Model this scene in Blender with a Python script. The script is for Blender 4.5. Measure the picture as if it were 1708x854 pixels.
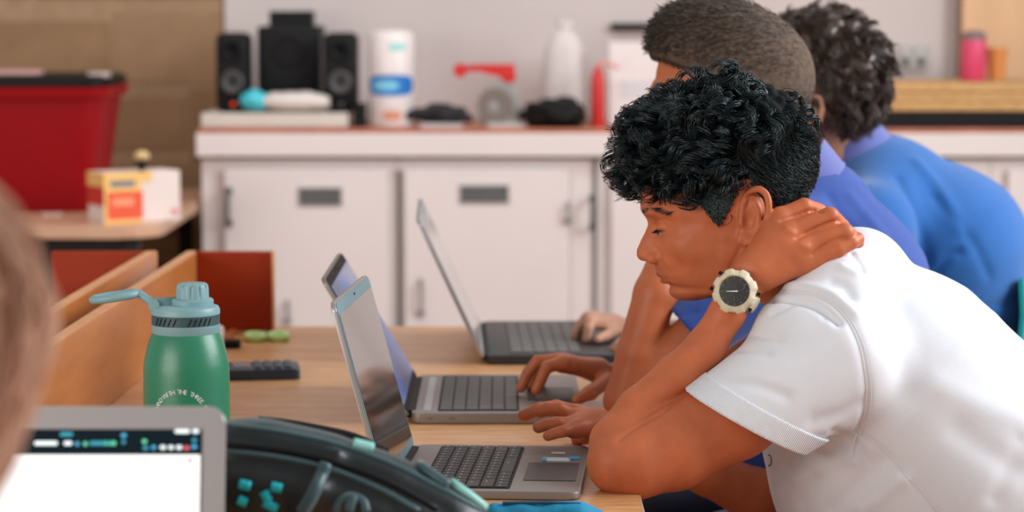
import bpy, bmesh, math, random, time, numpy as np
from mathutils import Vector, Matrix
from mathutils.bvhtree import BVHTree
for o in list(bpy.data.objects): bpy.data.objects.remove(o)
SC = bpy.context.scene; COL = SC.collection
PI = math.pi
# ------------------------------------------------------------ camera
F = 4200.0; CAMZ = 1.317; TH = math.atan(427.0/F)
cd = bpy.data.cameras.new('camera'); cam = bpy.data.objects.new('camera', cd); COL.objects.link(cam)
cam.location = (0, 0, CAMZ); cam.rotation_euler = (PI/2-TH, 0, 0)
cd.sensor_width = 36; cd.lens = F/1708*36; cd.clip_start = 0.05; cd.clip_end = 60
cd.dof.use_dof = True; cd.dof.focus_distance = 2.95; cd.dof.aperture_fstop = 4.6
SC.camera = cam
# ------------------------------------------------------------ world and lights
w = bpy.data.worlds.new('world'); SC.world = w; w.use_nodes = True
w.node_tree.nodes['Background'].inputs[0].default_value = (1.0, 0.95, 0.93, 1)
w.node_tree.nodes['Background'].inputs[1].default_value = 0.42
def area(name, loc, target, sx, sy, power, color):
    l = bpy.data.lights.new(name, 'AREA'); l.shape = 'RECTANGLE'; l.size = sx; l.size_y = sy
    l.energy = power; l.color = color
    o = bpy.data.objects.new(name, l); COL.objects.link(o); o.location = loc
    o.rotation_euler = (Vector(target)-Vector(loc)).to_track_quat('-Z', 'Y').to_euler()
    return o
area('window_or_fill_light', (3.2, 3.3, 2.5), (0.3, 3.2, 0.9), 3.0, 1.8, 205, (0.93, 0.97, 1.0))
area('window_or_fill_light', (-2.4, 0.2, 1.55), (0.3, 3.2, 0.9), 2.4, 1.4, 74, (1.0, 0.94, 0.88))  # unseen fill lamp added on the left to brighten face and arms
area('overhead_fill', (-0.4, 5.6, 2.9), (-0.3, 6.6, 0.8), 3.6, 0.8, 34, (1.0, 0.94, 0.92))  # unseen lamp added overhead to keep the back wall bright
SC.view_settings.view_transform = 'Standard'; SC.view_settings.look = 'None'
SC.view_settings.exposure = 0.0; SC.view_settings.gamma = 1.0
SC.view_settings.use_curve_mapping = False
# ------------------------------------------------------------ geometry of the place, measured along camera rays
def W(px, py, D):                       # point on the vertical plane at distance D
    u = (px-854)/F; v = (py-427)/F
    d = np.array([u, math.cos(TH)-v*math.sin(TH), -math.sin(TH)-v*math.cos(TH)])
    return np.array([0, 0, CAMZ]) + d*(D/d[1])
def WZ(px, py, z):                      # point on the horizontal plane z
    u = (px-854)/F; v = (py-427)/F
    d = np.array([u, math.cos(TH)-v*math.sin(TH), -math.sin(TH)-v*math.cos(TH)])
    return np.array([0, 0, CAMZ]) + d*((z-CAMZ)/d[2])
def R(px, D): return px*D/F
TZ = 0.74
def lin(c):
    c = c/255.0
    return c/12.92 if c <= 0.04045 else ((c+0.055)/1.055)**2.4
def rgb(r, g, b): return (lin(r), lin(g), lin(b), 1)
# ------------------------------------------------------------ materials
def mat(name, col, rough=0.5, metal=0.0, var=0.0, vscale=8.0, bump=0.0, bscale=60.0, stretch=None, col2=None,
        sheen=0.0, coat=0.0, sss=0.0, emis=None, estr=1.0, trans=0.0, spec=0.5, attr=False, aniso_rib=None, ior=1.45, alpha=1.0, spec_tint=None):
    m = bpy.data.materials.new(name); m.use_nodes = True
    nt = m.node_tree; N = nt.nodes; L = nt.links; b = N['Principled BSDF']
    b.inputs['Base Color'].default_value = col; b.inputs['Roughness'].default_value = rough
    b.inputs['Metallic'].default_value = metal; b.inputs['Specular IOR Level'].default_value = spec
    b.inputs['IOR'].default_value = ior
    if sheen: b.inputs['Sheen Weight'].default_value = sheen
    if spec_tint: b.inputs['Specular Tint'].default_value = spec_tint
    if coat: b.inputs['Coat Weight'].default_value = coat; b.inputs['Coat Roughness'].default_value = 0.15
    if trans: b.inputs['Transmission Weight'].default_value = trans
    if alpha < 1: b.inputs['Alpha'].default_value = alpha
    if sss:
        b.inputs['Subsurface Weight'].default_value = sss; b.inputs['Subsurface Scale'].default_value = 0.008
        b.inputs['Subsurface Radius'].default_value = (1.0, 0.35, 0.2)
    if emis:
        b.inputs['Emission Color'].default_value = emis; b.inputs['Emission Strength'].default_value = estr
    tc = N.new('ShaderNodeTexCoord'); mp = N.new('ShaderNodeMapping'); L.new(tc.outputs['Object'], mp.inputs[0])
    if stretch: mp.inputs['Scale'].default_value = stretch
    out = None
    if var or col2:
        n = N.new('ShaderNodeTexNoise'); n.inputs['Scale'].default_value = vscale; n.inputs['Detail'].default_value = 6
        n.inputs['Roughness'].default_value = 0.6
        L.new(mp.outputs[0], n.inputs['Vector'])
        r = N.new('ShaderNodeValToRGB'); r.color_ramp.elements[0].position = 0.32; r.color_ramp.elements[1].position = 0.68
        c2 = col2 if col2 else tuple(min(1, c*(1+var)) for c in col[:3])+(1,)
        c1 = col if col2 else tuple(c*(1-var) for c in col[:3])+(1,)
        r.color_ramp.elements[0].color = c1; r.color_ramp.elements[1].color = c2
        L.new(n.outputs['Fac'], r.inputs[0]); out = r.outputs[0]
    if attr:                                  # tint painted on the body: lips, nails, brows
        a = N.new('ShaderNodeAttribute'); a.attribute_name = 'tint'
        mx = N.new('ShaderNodeMix'); mx.data_type = 'RGBA'; mx.blend_type = 'MULTIPLY'; mx.inputs[0].default_value = 1
        if out: L.new(out, mx.inputs[6])
        else: mx.inputs[6].default_value = col
        L.new(a.outputs['Color'], mx.inputs[7]); out = mx.outputs[2]
    if out: L.new(out, b.inputs['Base Color'])
    if bump:
        n2 = N.new('ShaderNodeTexNoise'); n2.inputs['Scale'].default_value = bscale; n2.inputs['Detail'].default_value = 4
        L.new(mp.outputs[0], n2.inputs['Vector'])
        bp = N.new('ShaderNodeBump'); bp.inputs['Strength'].default_value = bump; bp.inputs['Distance'].default_value = 0.002
        L.new(n2.outputs['Fac'], bp.inputs['Height']); L.new(bp.outputs[0], b.inputs['Normal'])
    return m
# ------------------------------------------------------------ object helpers
def thing(name, label, cat, loc=(0, 0, 0), group=None, rotz=0):
    o = bpy.data.objects.new(name, None); COL.objects.link(o); o.location = loc; o.rotation_euler = (0, 0, rotz)
    o.empty_display_size = 0.05
    o['label'] = label; o['category'] = cat
    if group: o['group'] = group
    return o
def link(name, me, m=None, parent=None, loc=(0, 0, 0), rot=(0, 0, 0), label=None, smooth=None):
    o = bpy.data.objects.new(name, me); COL.objects.link(o)
    if m is not None and len(me.materials) == 0: me.materials.append(m)
    if parent is not None: o.parent = parent
    o.location = loc; o.rotation_euler = rot
    if label: o['label'] = label
    return o
def tag(o, label, cat, group=None):
    o['label'] = label; o['category'] = cat
    if group: o['group'] = group
    return o
def struct(o): o['kind'] = 'structure'; return o
def copy_tree(o, parent=None):
    c = o.copy(); COL.objects.link(c); c.parent = parent
    for ch in list(o.children): copy_tree(ch, c)
    return c
class MB:
    def __init__(s): s.bm = bmesh.new()
    def _xf(s, vs, M):
        if M is not None: bmesh.ops.transform(s.bm, matrix=M, verts=vs)
    def box(s, c, size, bev=0.0, seg=2, M=None, rz=0, ry=0, rx=0):
        r = bmesh.ops.create_cube(s.bm, size=1.0); vs = r['verts']
        bmesh.ops.scale(s.bm, vec=size, verts=vs)
        if bev:
            es = list({e for v in vs for e in v.link_edges})
            rr = bmesh.ops.bevel(s.bm, geom=es, offset=min(bev, min(size)*0.49), segments=seg, affect='EDGES', profile=0.5)
            vs = list({v for f in rr['faces'] for v in f.verts} | {v for v in vs if v.is_valid})
        T = Matrix.Translation(c) @ Matrix.Rotation(rz, 4, 'Z') @ Matrix.Rotation(ry, 4, 'Y') @ Matrix.Rotation(rx, 4, 'X')
        s._xf(vs, T if M is None else M @ T); return s
    def rbox(s, c, size, r, seg=5, axis='Z', M=None, bev=0.0):       # plate with rounded corners
        x, y, z = size; pts = []
        for cx, cy, a0 in ((x/2-r, y/2-r, 0), (-x/2+r, y/2-r, 90), (-x/2+r, -y/2+r, 180), (x/2-r, -y/2+r, 270)):
            for i in range(seg+1):
                a = math.radians(a0+90*i/seg); pts.append((cx+r*math.cos(a), cy+r*math.sin(a)))
        return s.prism(pts, z, c=c, axis=axis, M=M, bev=bev)
    def prism(s, pts, h, c=(0, 0, 0), axis='Z', M=None, bev=0.0, rot=None):
        lo = [s.bm.verts.new((p[0], p[1], -h/2)) for p in pts]; hi = [s.bm.verts.new((p[0], p[1], h/2)) for p in pts]
        n = len(pts); f1 = s.bm.faces.new(lo[::-1]); f2 = s.bm.faces.new(hi)
        for i in range(n): s.bm.faces.new((lo[i], lo[(i+1) % n], hi[(i+1) % n], hi[i]))
        vs = lo+hi
        if bev:
            es = list(f1.edges)+list(f2.edges)
            rr = bmesh.ops.bevel(s.bm, geom=es, offset=bev, segments=2, affect='EDGES', profile=0.5)
            vs = list({v for f in rr['faces'] for v in f.verts} | {v for v in vs if v.is_valid})
        A = {'Z': Matrix(), 'Y': Matrix.Rotation(PI/2, 4, 'X'), 'X': Matrix.Rotation(PI/2, 4, 'Y')}[axis]
        T = Matrix.Translation(c) @ (rot if rot else Matrix()) @ A
        s._xf(vs, T if M is None else M @ T); return s
    def lathe(s, prof, n=32, c=(0, 0, 0), M=None, sx=1, sy=1, close=True):
        rings = []; vs = []
        for r, z in prof:
            ring = [s.bm.verts.new((r*math.cos(2*PI*i/n)*sx, r*math.sin(2*PI*i/n)*sy, z)) for i in range(n)]
            rings.append(ring); vs += ring
        for a, b in zip(rings, rings[1:]):
            for i in range(n): s.bm.faces.new((a[i], a[(i+1) % n], b[(i+1) % n], b[i]))
        if close: s.bm.faces.new(rings[0][::-1]); s.bm.faces.new(rings[-1])
        T = Matrix.Translation(c)
        s._xf(vs, T if M is None else M @ T); return s
    def tube(s, pts, r, n=8, cap=True, closed=False, flat=1.0, up=None):
        P = [Vector(p) for p in pts]; m = len(P); rings = []
        rr = r if hasattr(r, '__len__') else [r]*m
        prev = Vector(up) if up else None
        for i in range(m):
            if closed: t = (P[(i+1) % m]-P[i-1])
            else: t = P[min(i+1, m-1)]-P[max(i-1, 0)]
            t.normalize()
            if prev is None: prev = t.orthogonal()
            a = (prev - t*prev.dot(t))
            if a.length < 1e-6: a = t.orthogonal()
            a.normalize(); b = t.cross(a); prev = a
            rings.append([s.bm.verts.new(P[i]+a*math.cos(2*PI*k/n)*rr[i]*flat+b*math.sin(2*PI*k/n)*rr[i]) for k in range(n)])
        L = list(zip(rings, rings[1:]))
        if closed: L.append((rings[-1], rings[0]))
        for a, b in L:
            for i in range(n): s.bm.faces.new((a[i], a[(i+1) % n], b[(i+1) % n], b[i]))
        if cap and not closed: s.bm.faces.new(rings[0][::-1]); s.bm.faces.new(rings[-1])
        return s
    def build(s, name, m=None, parent=None, loc=(0, 0, 0), rot=(0, 0, 0), smooth=False, label=None):
        bmesh.ops.recalc_face_normals(s.bm, faces=s.bm.faces)
        me = bpy.data.meshes.new(name); s.bm.to_mesh(me); s.bm.free()
        if smooth:
            me.polygons.foreach_set('use_smooth', [True]*len(me.polygons))
            if smooth != 'all': me.set_sharp_from_angle(angle=math.radians(40))
        return link(name, me, m, parent, loc, rot, label)
def np_mesh(name, V, Q, smooth=True, tint=None):
    me = bpy.data.meshes.new(name); n = Q.shape[1]
    me.vertices.add(len(V)); me.vertices.foreach_set('co', np.asarray(V, np.float32).ravel())
    me.loops.add(Q.size); me.loops.foreach_set('vertex_index', Q.astype(np.int32).ravel())
    me.polygons.add(len(Q)); me.polygons.foreach_set('loop_start', np.arange(0, Q.size, n, dtype=np.int32))
    me.update(calc_edges=True); me.validate()
    if smooth: me.polygons.foreach_set('use_smooth', np.ones(len(me.polygons), bool))
    if tint is not None:
        a = me.attributes.new('tint', 'FLOAT_COLOR', 'POINT')
        a.data.foreach_set('color', np.concatenate([tint, np.ones((len(V), 1))], 1).astype(np.float32).ravel())
    return me
# ------------------------------------------------------------ smooth solids: a distance field meshed by surface nets
class Prim:
    def __init__(s, f, lo, hi, op='u', k=0.005): s.f = f; s.lo = np.array(lo, float); s.hi = np.array(hi, float); s.op = op; s.k = k
def cone(a, b, ra, rb, op='u', k=0.005, ax=None, sc=1.0):
    """tapered round limb a->b; section stretched by sc along the unit direction ax"""
    a = np.array(a, float); b = np.array(b, float); ab = b-a; L2 = max(ab @ ab, 1e-12)
    ax = None if ax is None else np.array(ax, float)/np.linalg.norm(ax)
    def f(P):
        q = P-a; t = np.clip(q @ ab/L2, 0, 1); q = q-t[:, None]*ab
        if ax is not None: q = q + ((1/sc-1)*(q @ ax))[:, None]*ax
        d = np.sqrt((q*q).sum(1))-(ra+(rb-ra)*t)
        return d
    m = max(ra, rb)*max(sc, 1)
    return Prim(f, np.minimum(a, b)-m, np.maximum(a, b)+m, op, k)
def ell(c, r, rot=None, op='u', k=0.005):
    c = np.array(c, float); r = np.array(r, float); Rm = np.eye(3) if rot is None else np.array(rot)
    def f(P):
        q = (P-c) @ Rm; k0 = np.sqrt(((q/r)**2).sum(1)); k1 = np.sqrt(((q/(r*r))**2).sum(1))
        return k0*(k0-1)/np.maximum(k1, 1e-9)
    m = max(r)
    return Prim(f, c-m, c+m, op, k)
def chain(pts, k=0.005, op='u', ax=None, sc=1.0):
    """pts: (position, radius) in metres"""
    return [cone(p[0], q[0], p[1], q[1], op, k, ax, sc) for p, q in zip(pts, pts[1:])]
def pch(pts, k=0.005, op='u', ax=None, sc=1.0):
    """pts: (px, py, D, radius px)"""
    return chain([(W(x, y, D), R(r, D)) for x, y, D, r in pts], k, op, ax, sc)
def evalf(prims, P, marg=0.03, cull=True):
    d = np.full(len(P), 1.0); lo = P.min(0); hi = P.max(0)
    for p in prims:
        if cull:
            gap = np.maximum(0, np.maximum(p.lo-hi, lo-p.hi)); g = math.sqrt((gap*gap).sum())
            if g > marg + p.k*1.0: continue
        e = p.f(P); k = max(p.k, 1e-6)
        if p.op == 'u':
            h = np.maximum(k-np.abs(d-e), 0)/k; d = np.minimum(d, e)-h*h*k*0.25
        elif p.op == 's':
            e = -e; h = np.maximum(k-np.abs(d-e), 0)/k; d = np.maximum(d, e)+h*h*k*0.25
        elif p.op == 'i':
            h = np.maximum(k-np.abs(d-e), 0)/k; d = np.maximum(d, e)+h*h*k*0.25
    return d
def sdf_mesh(prims, h, box=None, T=18):
    if box is None:
        add = [p for p in prims if p.op == 'u']
        lo = np.min([p.lo for p in add], 0)-0.01; hi = np.max([p.hi for p in add], 0)+0.01
    else: lo, hi = np.array(box[0], float), np.array(box[1], float)
    n = np.ceil((hi-lo)/(h*T)).astype(int); N = n*T+4
    I = np.stack(np.meshgrid(*[np.arange(k) for k in n], indexing='ij'), -1).reshape(-1, 3)
    C = lo + (I+0.5)*T*h
    dc = np.concatenate([evalf(prims, C[i:i+400], cull=False) for i in range(0, len(C), 400)])
    act = I[np.abs(dc) < T*h*0.87*1.25+0.003]
    VI = []; VP = []; QQ = []
    g = np.arange(-1, T+1); G = np.stack(np.meshgrid(g, g, g, indexing='ij'), -1).reshape(-1, 3); S = T+2
    off = [(0,0,0),(1,0,0),(0,1,0),(1,1,0),(0,0,1),(1,0,1),(0,1,1),(1,1,1)]
    edges = [(0,1),(2,3),(4,5),(6,7),(0,2),(1,3),(4,6),(5,7),(0,4),(1,5),(2,6),(3,7)]
    def gid(c): return (c[..., 0]+1)*(N[1]*N[2]) + (c[..., 1]+1)*N[2] + (c[..., 2]+1)
    for t in act:
        base = t*T; P = lo + (G+base)*h
        f = evalf(prims, P).reshape(S, S, S)
        if f.min() > 0 or f.max() < 0: continue
        s = f < 0; M = S-1
        cor = [f[a:a+M, b:b+M, c:c+M] for a, b, c in off]; sg = [s[a:a+M, b:b+M, c:c+M] for a, b, c in off]
        cnt = sum(x.astype(np.int8) for x in sg); cells = np.argwhere((cnt > 0) & (cnt < 8))
        if len(cells) == 0: continue
        ci = tuple(cells.T); acc = np.zeros((len(cells), 3)); num = np.zeros(len(cells))
        for a, b in edges:
            fa = cor[a][ci]; fb = cor[b][ci]; x = (fa < 0) != (fb < 0)
            tt = np.where(x, fa/np.where(x, fa-fb, 1), 0)
            oa = np.array(off[a]); ob = np.array(off[b])
            acc += np.where(x[:, None], oa+tt[:, None]*(ob-oa), 0); num += x
        pos = cells + acc/num[:, None] - 1 + base
        VI.append(gid(cells-1+base)); VP.append(lo+pos*h)
        for ax in range(3):
            b, c = [(1, 2), (2, 0), (0, 1)][ax]
            sl0 = [slice(1, S-1)]*3; sl1 = list(sl0); sl1[ax] = slice(2, S)
            A = s[tuple(sl0)]; B = s[tuple(sl1)]
            for flip in (0, 1):
                e = np.argwhere((A & ~B) if flip == 0 else (~A & B))
                if len(e) == 0: continue
                cc = e + 1 - 1 + base
                db = np.zeros(3, int); db[b] = 1; dcx = np.zeros(3, int); dcx[c] = 1
                q = np.stack([gid(cc-db-dcx), gid(cc-dcx), gid(cc), gid(cc-db)], 1)
                QQ.append(q if flip == 0 else q[:, ::-1])
    VI = np.concatenate(VI); VP = np.concatenate(VP); QQ = np.concatenate(QQ)
    u, ix = np.unique(VI, return_index=True); V = VP[ix]
    j = np.searchsorted(u, QQ); j = np.minimum(j, len(u)-1); ok = (u[j] == QQ).all(1); Q = j[ok]
    lab = np.arange(len(V))                     # drop crumbs: keep only pieces of some size
    while True:
        m = lab[Q].min(1); l2 = lab.copy()
        for c in range(4): np.minimum.at(l2, Q[:, c], m)
        l2 = l2[l2]; l2 = l2[l2]
        if (l2 == lab).all(): break
        lab = l2
    cnt = np.bincount(lab, minlength=len(V)); big = cnt[lab] > 60; Q = Q[big[Q].all(1)]
    keep = np.zeros(len(V), bool); keep[Q.ravel()] = True; idx = np.cumsum(keep)-1
    return V[keep], idx[Q]
def vnormals(V, Q):
    n = np.cross(V[Q[:, 2]]-V[Q[:, 0]], V[Q[:, 3]]-V[Q[:, 1]]); N = np.zeros_like(V)
    for i in range(4): np.add.at(N, Q[:, i], n)
    return N/np.maximum(np.linalg.norm(N, axis=1), 1e-12)[:, None]
def join(parts):
    Vs, Qs, o = [], [], 0
    for V, Q in parts: Vs.append(V); Qs.append(Q+o); o += len(V)
    return np.concatenate(Vs), np.concatenate(Qs)
def segdist(P, pts):
    d = np.full(len(P), 9.0)
    for a, b in zip(pts, pts[1:]):
        ab = b-a; t = np.clip((P-a) @ ab/max(ab @ ab, 1e-12), 0, 1); d = np.minimum(d, np.linalg.norm(P-a-t[:, None]*ab, axis=1))
    return d
def bvh_of(V, Q): return BVHTree.FromPolygons([tuple(v) for v in V], [tuple(map(int, q)) for q in Q])
CP = Vector((0, 0, CAMZ))
def drop(bvh, px, py):
    """point of a built surface seen at a photograph position"""
    d = Vector(W(px, py, 3.0))-CP; d.normalize(); h = bvh.ray_cast(CP, d)
    return None if h[0] is None else np.array(h[0])
def fine(pts, n=6):
    """Catmull-Rom through points"""
    P = [np.array(p, float) for p in pts]; P = [2*P[0]-P[1]]+P+[2*P[-1]-P[-2]]; out = []
    for i in range(1, len(P)-2):
        for k in range(n):
            t = k/n; out.append(0.5*((2*P[i])+(-P[i-1]+P[i+1])*t+(2*P[i-1]-5*P[i]+4*P[i+1]-P[i+2])*t*t+(-P[i-1]+3*P[i]-3*P[i+1]+P[i+2])*t**3))
    out.append(P[-2]); return out
def strokes(V, Q, bvh, lst):
    """push the surface along soft creases and ridges: (pixel points, radius px, height px at D 3, one-sided drop)"""
    N = vnormals(V, Q); V = V.copy()
    for pts, r, amp in lst:
        pp = [drop(bvh, x, y) for x, y in fine(pts, 5)]; pp = [p for p in pp if p is not None]
        if len(pp) < 2: continue
        rr = R(r, 3.0); c = np.array(pp); m = ((V > c.min(0)-3*rr) & (V < c.max(0)+3*rr)).all(1); ii = np.where(m)[0]
        if len(ii) == 0: continue
        d = segdist(V[ii], pp); a = R(amp, 3.0)*np.exp(-(d/rr)**2)
        V[ii] += N[ii]*a[:, None]
    return V
def tris(o): return len(o.data.loop_triangles)
def off(o):                                     # put a mesh given in world coordinates under an Empty that stands elsewhere
    o.matrix_parent_inverse = o.parent.matrix_basis.inverted(); return o
# ============================================================ ROOM
YW = 7.45                                    # back wall plane
plaster = mat('white_plaster', rgb(200, 190, 187), 0.8, var=0.03, vscale=3, bump=0.1, bscale=40)
floor_m = mat('timber_floor', rgb(176, 128, 98), 0.5, var=0.1, vscale=4)
block_m = [mat('concrete_block', rgb(*c), 0.9, var=0.10, vscale=9, bump=0.5, bscale=90) for c in ((150, 120, 91), (141, 111, 82), (146, 115, 86))]
mortar_m = mat('mortar', rgb(158, 130, 102), 0.95, var=0.1, vscale=20, bump=0.4, bscale=120)
white_paint = mat('white_gloss_paint', rgb(219, 210, 208), 0.35, var=0.02, vscale=4)
grey_line = mat('gap_shadow_grey', rgb(90, 86, 86), 0.7)
fl = MB(); fl.box((0, 3.7, -0.05), (8.2, 8.0, 0.1)); struct(fl.build('floor', floor_m))
XB = W(376, 100, YW)[0]                      # where the bare blocks end and the plaster starts
wb = MB(); wb.box(((XB+4.1)/2, YW+0.06, 1.4), (4.1-XB, 0.12, 2.8)); struct(wb.build('wall_back', plaster))
wl = MB(); wl.box(((XB-4.1)/2, YW+0.063, 1.4), (XB+4.1, 0.10, 2.8)); wall_blocks = struct(wl.build('wall_left', mortar_m))
bh_, bw_ = 0.225, 0.45
zj = W(100, 143, YW)[2]; xj = W(186, 80, YW)[0]
bi = 0; shared = {}
for row in range(-6, 6):
    z0 = zj+row*bh_
    for col in range(-6, 4):
        x0 = xj+col*bw_+(0 if row % 2 == 0 else bw_/2); x1 = x0+bw_
        if x0 > XB-0.02: continue
        x1c = min(x1, XB)
        if x1 < -4.05 or z0 > 2.6 or z0+bh_ < 0.02: continue
        x0c = max(x0, -4.05); z0c = max(z0, 0.0); key = (round(x1c-x0c, 4), round(z0c, 4) if z0c == 0 else 0, (row*5+col*2) % 3)
        if key not in shared:
            m_ = MB(); m_.box((0, 0, 0), (x1c-x0c-0.008, 0.05, z0+bh_-z0c-0.008), 0.003, 1); o = m_.build('block', block_m[key[2]]); shared[key] = o.data
        else:
            o = bpy.data.objects.new('block', shared[key]); COL.objects.link(o)
        o.parent = wall_blocks; o.location = ((x0c+x1c)/2, YW+0.035-0.002*((row*7+col*2) % 3), (z0c+z0+bh_)/2)
# ------------------------------------------------------------ white cupboards under the worktop
def PL(px, D): return (px-854)*D/F          # x of a photograph column at distance D
DC = 6.92
YC = DC
zc = lambda py: W(854, py, DC)[2]
cab_x0 = PL(334, DC); ZT = zc(214)
terracotta = mat('worktop_edge', rgb(178, 110, 86), 0.5, var=0.15, vscale=14)
cab_def = [(334, 662), (662, 992), (992, 1322), (1322, 1655), (1655, 1985)]
knob_m = mat('dark_iron', rgb(92, 92, 92), 0.5, metal=0.3); plate_m = mat('grey_label_plate', rgb(88, 88, 88), 0.6, var=0.25, vscale=90)
plate_frame = mat('pale_plate_frame', rgb(190, 186, 184), 0.5)
names = ['white cupboard unit at the left end, one grey label plate on its door', 'white cupboard unit second from the left end, label plate above a blurred laptop',
         'white cupboard unit partly hidden behind the curly-haired head', 'white cupboard unit hidden behind the blue shirts', 'white cupboard unit at the right edge of the frame']
for i, (a, b) in enumerate(cab_def):
    x0, x1 = PL(a, DC), PL(b, DC); cx = (x0+x1)/2; wd = x1-x0
    c = thing('cupboard', names[i], 'cupboard', (cx, DC+0.26, 0), group='white cupboards along the back wall')
    m_ = MB(); m_.box((0, 0.004, (ZT-0.085)/2+0.03), (wd-0.002, 0.50, ZT-0.085-0.062)); m_.build('carcass', white_paint, c)
    m_ = MB(); m_.box((0, 0.03, 0.03), (wd-0.002, 0.42, 0.06)); m_.build('plinth', grey_line, c)
    dw = wd*0.835; zt = zc(283); zb = 0.10; off_ = [0.02, -0.025, 0.0, 0.0, 0.0][i]
    m_ = MB(); m_.box((0, 0, 0), (dw, 0.02, zt-zb), 0.003, 1)
    d = m_.build('door', white_paint, c, loc=(off_, -0.262, (zt+zb)/2))
    hx = -dw/2+0.0 if i == 0 else (dw/2+0.036 if i == 1 else -dw/2)
    if i == 0: hpos = [(381, 345, 0.045)]
    elif i == 1: hpos = [(988, 355, 0.04)]
    elif i == 4: hpos = [(1740, 300, 0.04)]
    else: hpos = []
    for hxp, hyp, hh in hpos:
        z = zc(hyp); xx = PL(hxp, DC)-cx
        m_ = MB(); m_.tube([(0, 0.0, hh), (0, -0.022, hh*0.8), (0, -0.03, 0), (0, -0.022, -hh*0.8), (0, 0.0, -hh)], 0.006, 8)
        m_.box((0, 0.002, hh), (0.02, 0.006, 0.02), 0.002, 1); m_.box((0, 0.002, -hh), (0.02, 0.006, 0.02), 0.002, 1)
        m_.build('handle', knob_m, c, loc=(xx, -0.275, z), smooth=True)
    lp = [(534, 327, 72, 30), (808, 323, 82, 30), None, None, None][i]
    if lp:
        xx = PL(lp[0], DC)-cx; z = zc(lp[1])
        m_ = MB(); m_.box((0, 0, 0), (R(lp[2], DC)+0.006, 0.004, R(lp[3], DC)+0.006), 0.001, 1)
        pf = m_.build('label_plate', plate_frame, c, loc=(xx, -0.274, z))
        m_ = MB(); m_.box((0, -0.003, 0), (R(lp[2], DC)-0.004, 0.003, R(lp[3], DC)-0.004), 0.0005, 1); m_.build('label_insert', plate_m, pf, label='dark grey label card')
    # dark joints either side of the door and small catches
    for q in {0: [(381, 285, 545)], 1: [(664, 285, 560), (945, 285, 560), (994, 262, 560)]}.get(i, []):
        m_ = MB(); h = zc(q[1])-zc(q[2]); m_.box((PL(q[0], DC)-cx, -0.2535, (zc(q[1])+zc(q[2]))/2), (0.007, 0.008, h)); m_.build('joint', grey_line, c)
    for q in {0: [(478, 520, 38)], 1: [(702, 495, 62), (948, 355, 34)]}.get(i, []):
        m_ = MB(); h = R(q[2], DC); m_.tube([(0, 0, h/2), (0, -0.018, h*0.35), (0, -0.018, -h*0.35), (0, 0, -h/2)], 0.005, 8)
        m_.lathe([(0.0001, -h*0.5-0.004), (0.009, -h*0.5), (0.009, -h*0.5+0.014), (0.0001, -h*0.5+0.018)], 10, c=(0, -0.004, 0))
        m_.build('catch', mat('steel_catch', rgb(150, 146, 146), 0.4, metal=0.6), c, loc=(PL(q[0], DC)-cx, -0.275, zc(q[1])), smooth=True)
# worktop: white fascia, reddish timber edge strip on top
xr = PL(1990, DC)
wt = thing('worktop', 'long white worktop with a thin terracotta edge running above the cupboards', 'worktop', ((cab_x0+xr)/2, DC+0.25, ZT-0.08))
L_ = xr-cab_x0+0.02
m_ = MB(); m_.box((0, -0.005, 0.035), (L_, 0.54, 0.064), 0.004, 2); m_.build('fascia', white_paint, wt)
m_ = MB(); m_.box((0, -0.003, 0.0735), (L_-0.004, 0.53, 0.013), 0.003, 1); m_.build('top_board', terracotta, wt)
ZW = ZT                                     # level on which the things stand
# ------------------------------------------------------------ things on the worktop
blackp = mat('black_plastic', rgb(13, 14, 16), 0.5, spec=0.25); cone_m = mat('speaker_cone', rgb(80, 80, 80), 0.5, metal=0.2); blackr = mat('black_rubber', rgb(10, 10, 11), 0.6, spec=0.3)
def on(px, D): return (PL(px, D), D, ZW)
boxw = tag(MB().box((0, 0, R(12, 7.0)), (R(243, 7.0), 0.26, R(23, 7.0)), 0.004, 2).build('flat_box', mat('offwhite_card', rgb(205, 198, 188), 0.7, var=0.03), loc=(PL(463, 7.05), 7.08, ZW)), 'flat off-white box under the black speakers', 'box')
ZB = ZW+R(24, 7.0)
def driver(px, cz, r, parent, D, ring=cone_m):
    m_ = MB(); M = Matrix.Translation((px, D, cz)) @ Matrix.Rotation(PI/2, 4, 'X')
    m_.lathe([(r*0.0001, 0.006), (r*0.22, 0.006), (r*0.30, -0.002), (r*0.80, 0.004), (r*0.86, 0.010), (r*1.0, 0.008), (r*1.06, 0.0)], 28, M=M, close=False)
    o = m_.build('driver', ring, parent, smooth=True)
    m_ = MB(); m_.lathe([(r*0.0001, 0.011), (r*0.16, 0.010), (r*0.26, 0.006), (r*0.26, 0.002)], 18, M=M, close=False); m_.build('dust_cap', blackr, o, smooth=True)
for px0, px1, lab in ((362, 416, 'small black desktop speaker left of the subwoofer'), (541, 596, 'small black desktop speaker right of the subwoofer')):
    D = 7.02; cx = PL((px0+px1)/2, D); wd = R(px1-px0, D); h = R(132, D)
    s = thing('desktop_speaker', lab, 'speaker', (cx, D, ZB), group='pair of desktop speakers')
    m_ = MB(); m_.rbox((0, 0.05, h/2), (wd, h, 0.11), wd*0.22, axis='Y', bev=0.004); m_.build('cabinet', blackp, s, smooth=True)
    driver(0, h*0.38, wd*0.34, s, -0.008); driver(0, h*0.78, wd*0.30, s, -0.008, ring=blackp)
    m_ = MB(); m_.lathe([(0.0001, 0.004), (0.006, 0.003), (0.006, 0)], 12, M=Matrix.Translation((wd*0.02, -0.006, h*0.10)) @ Matrix.Rotation(PI/2, 4, 'X'), close=False)
    m_.build('status_light' if px0 < 400 else 'knob', mat('red_led', rgb(200, 70, 40), 0.4, emis=rgb(255, 60, 20), estr=0.6) if px0 < 400 else cone_m, s)
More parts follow.
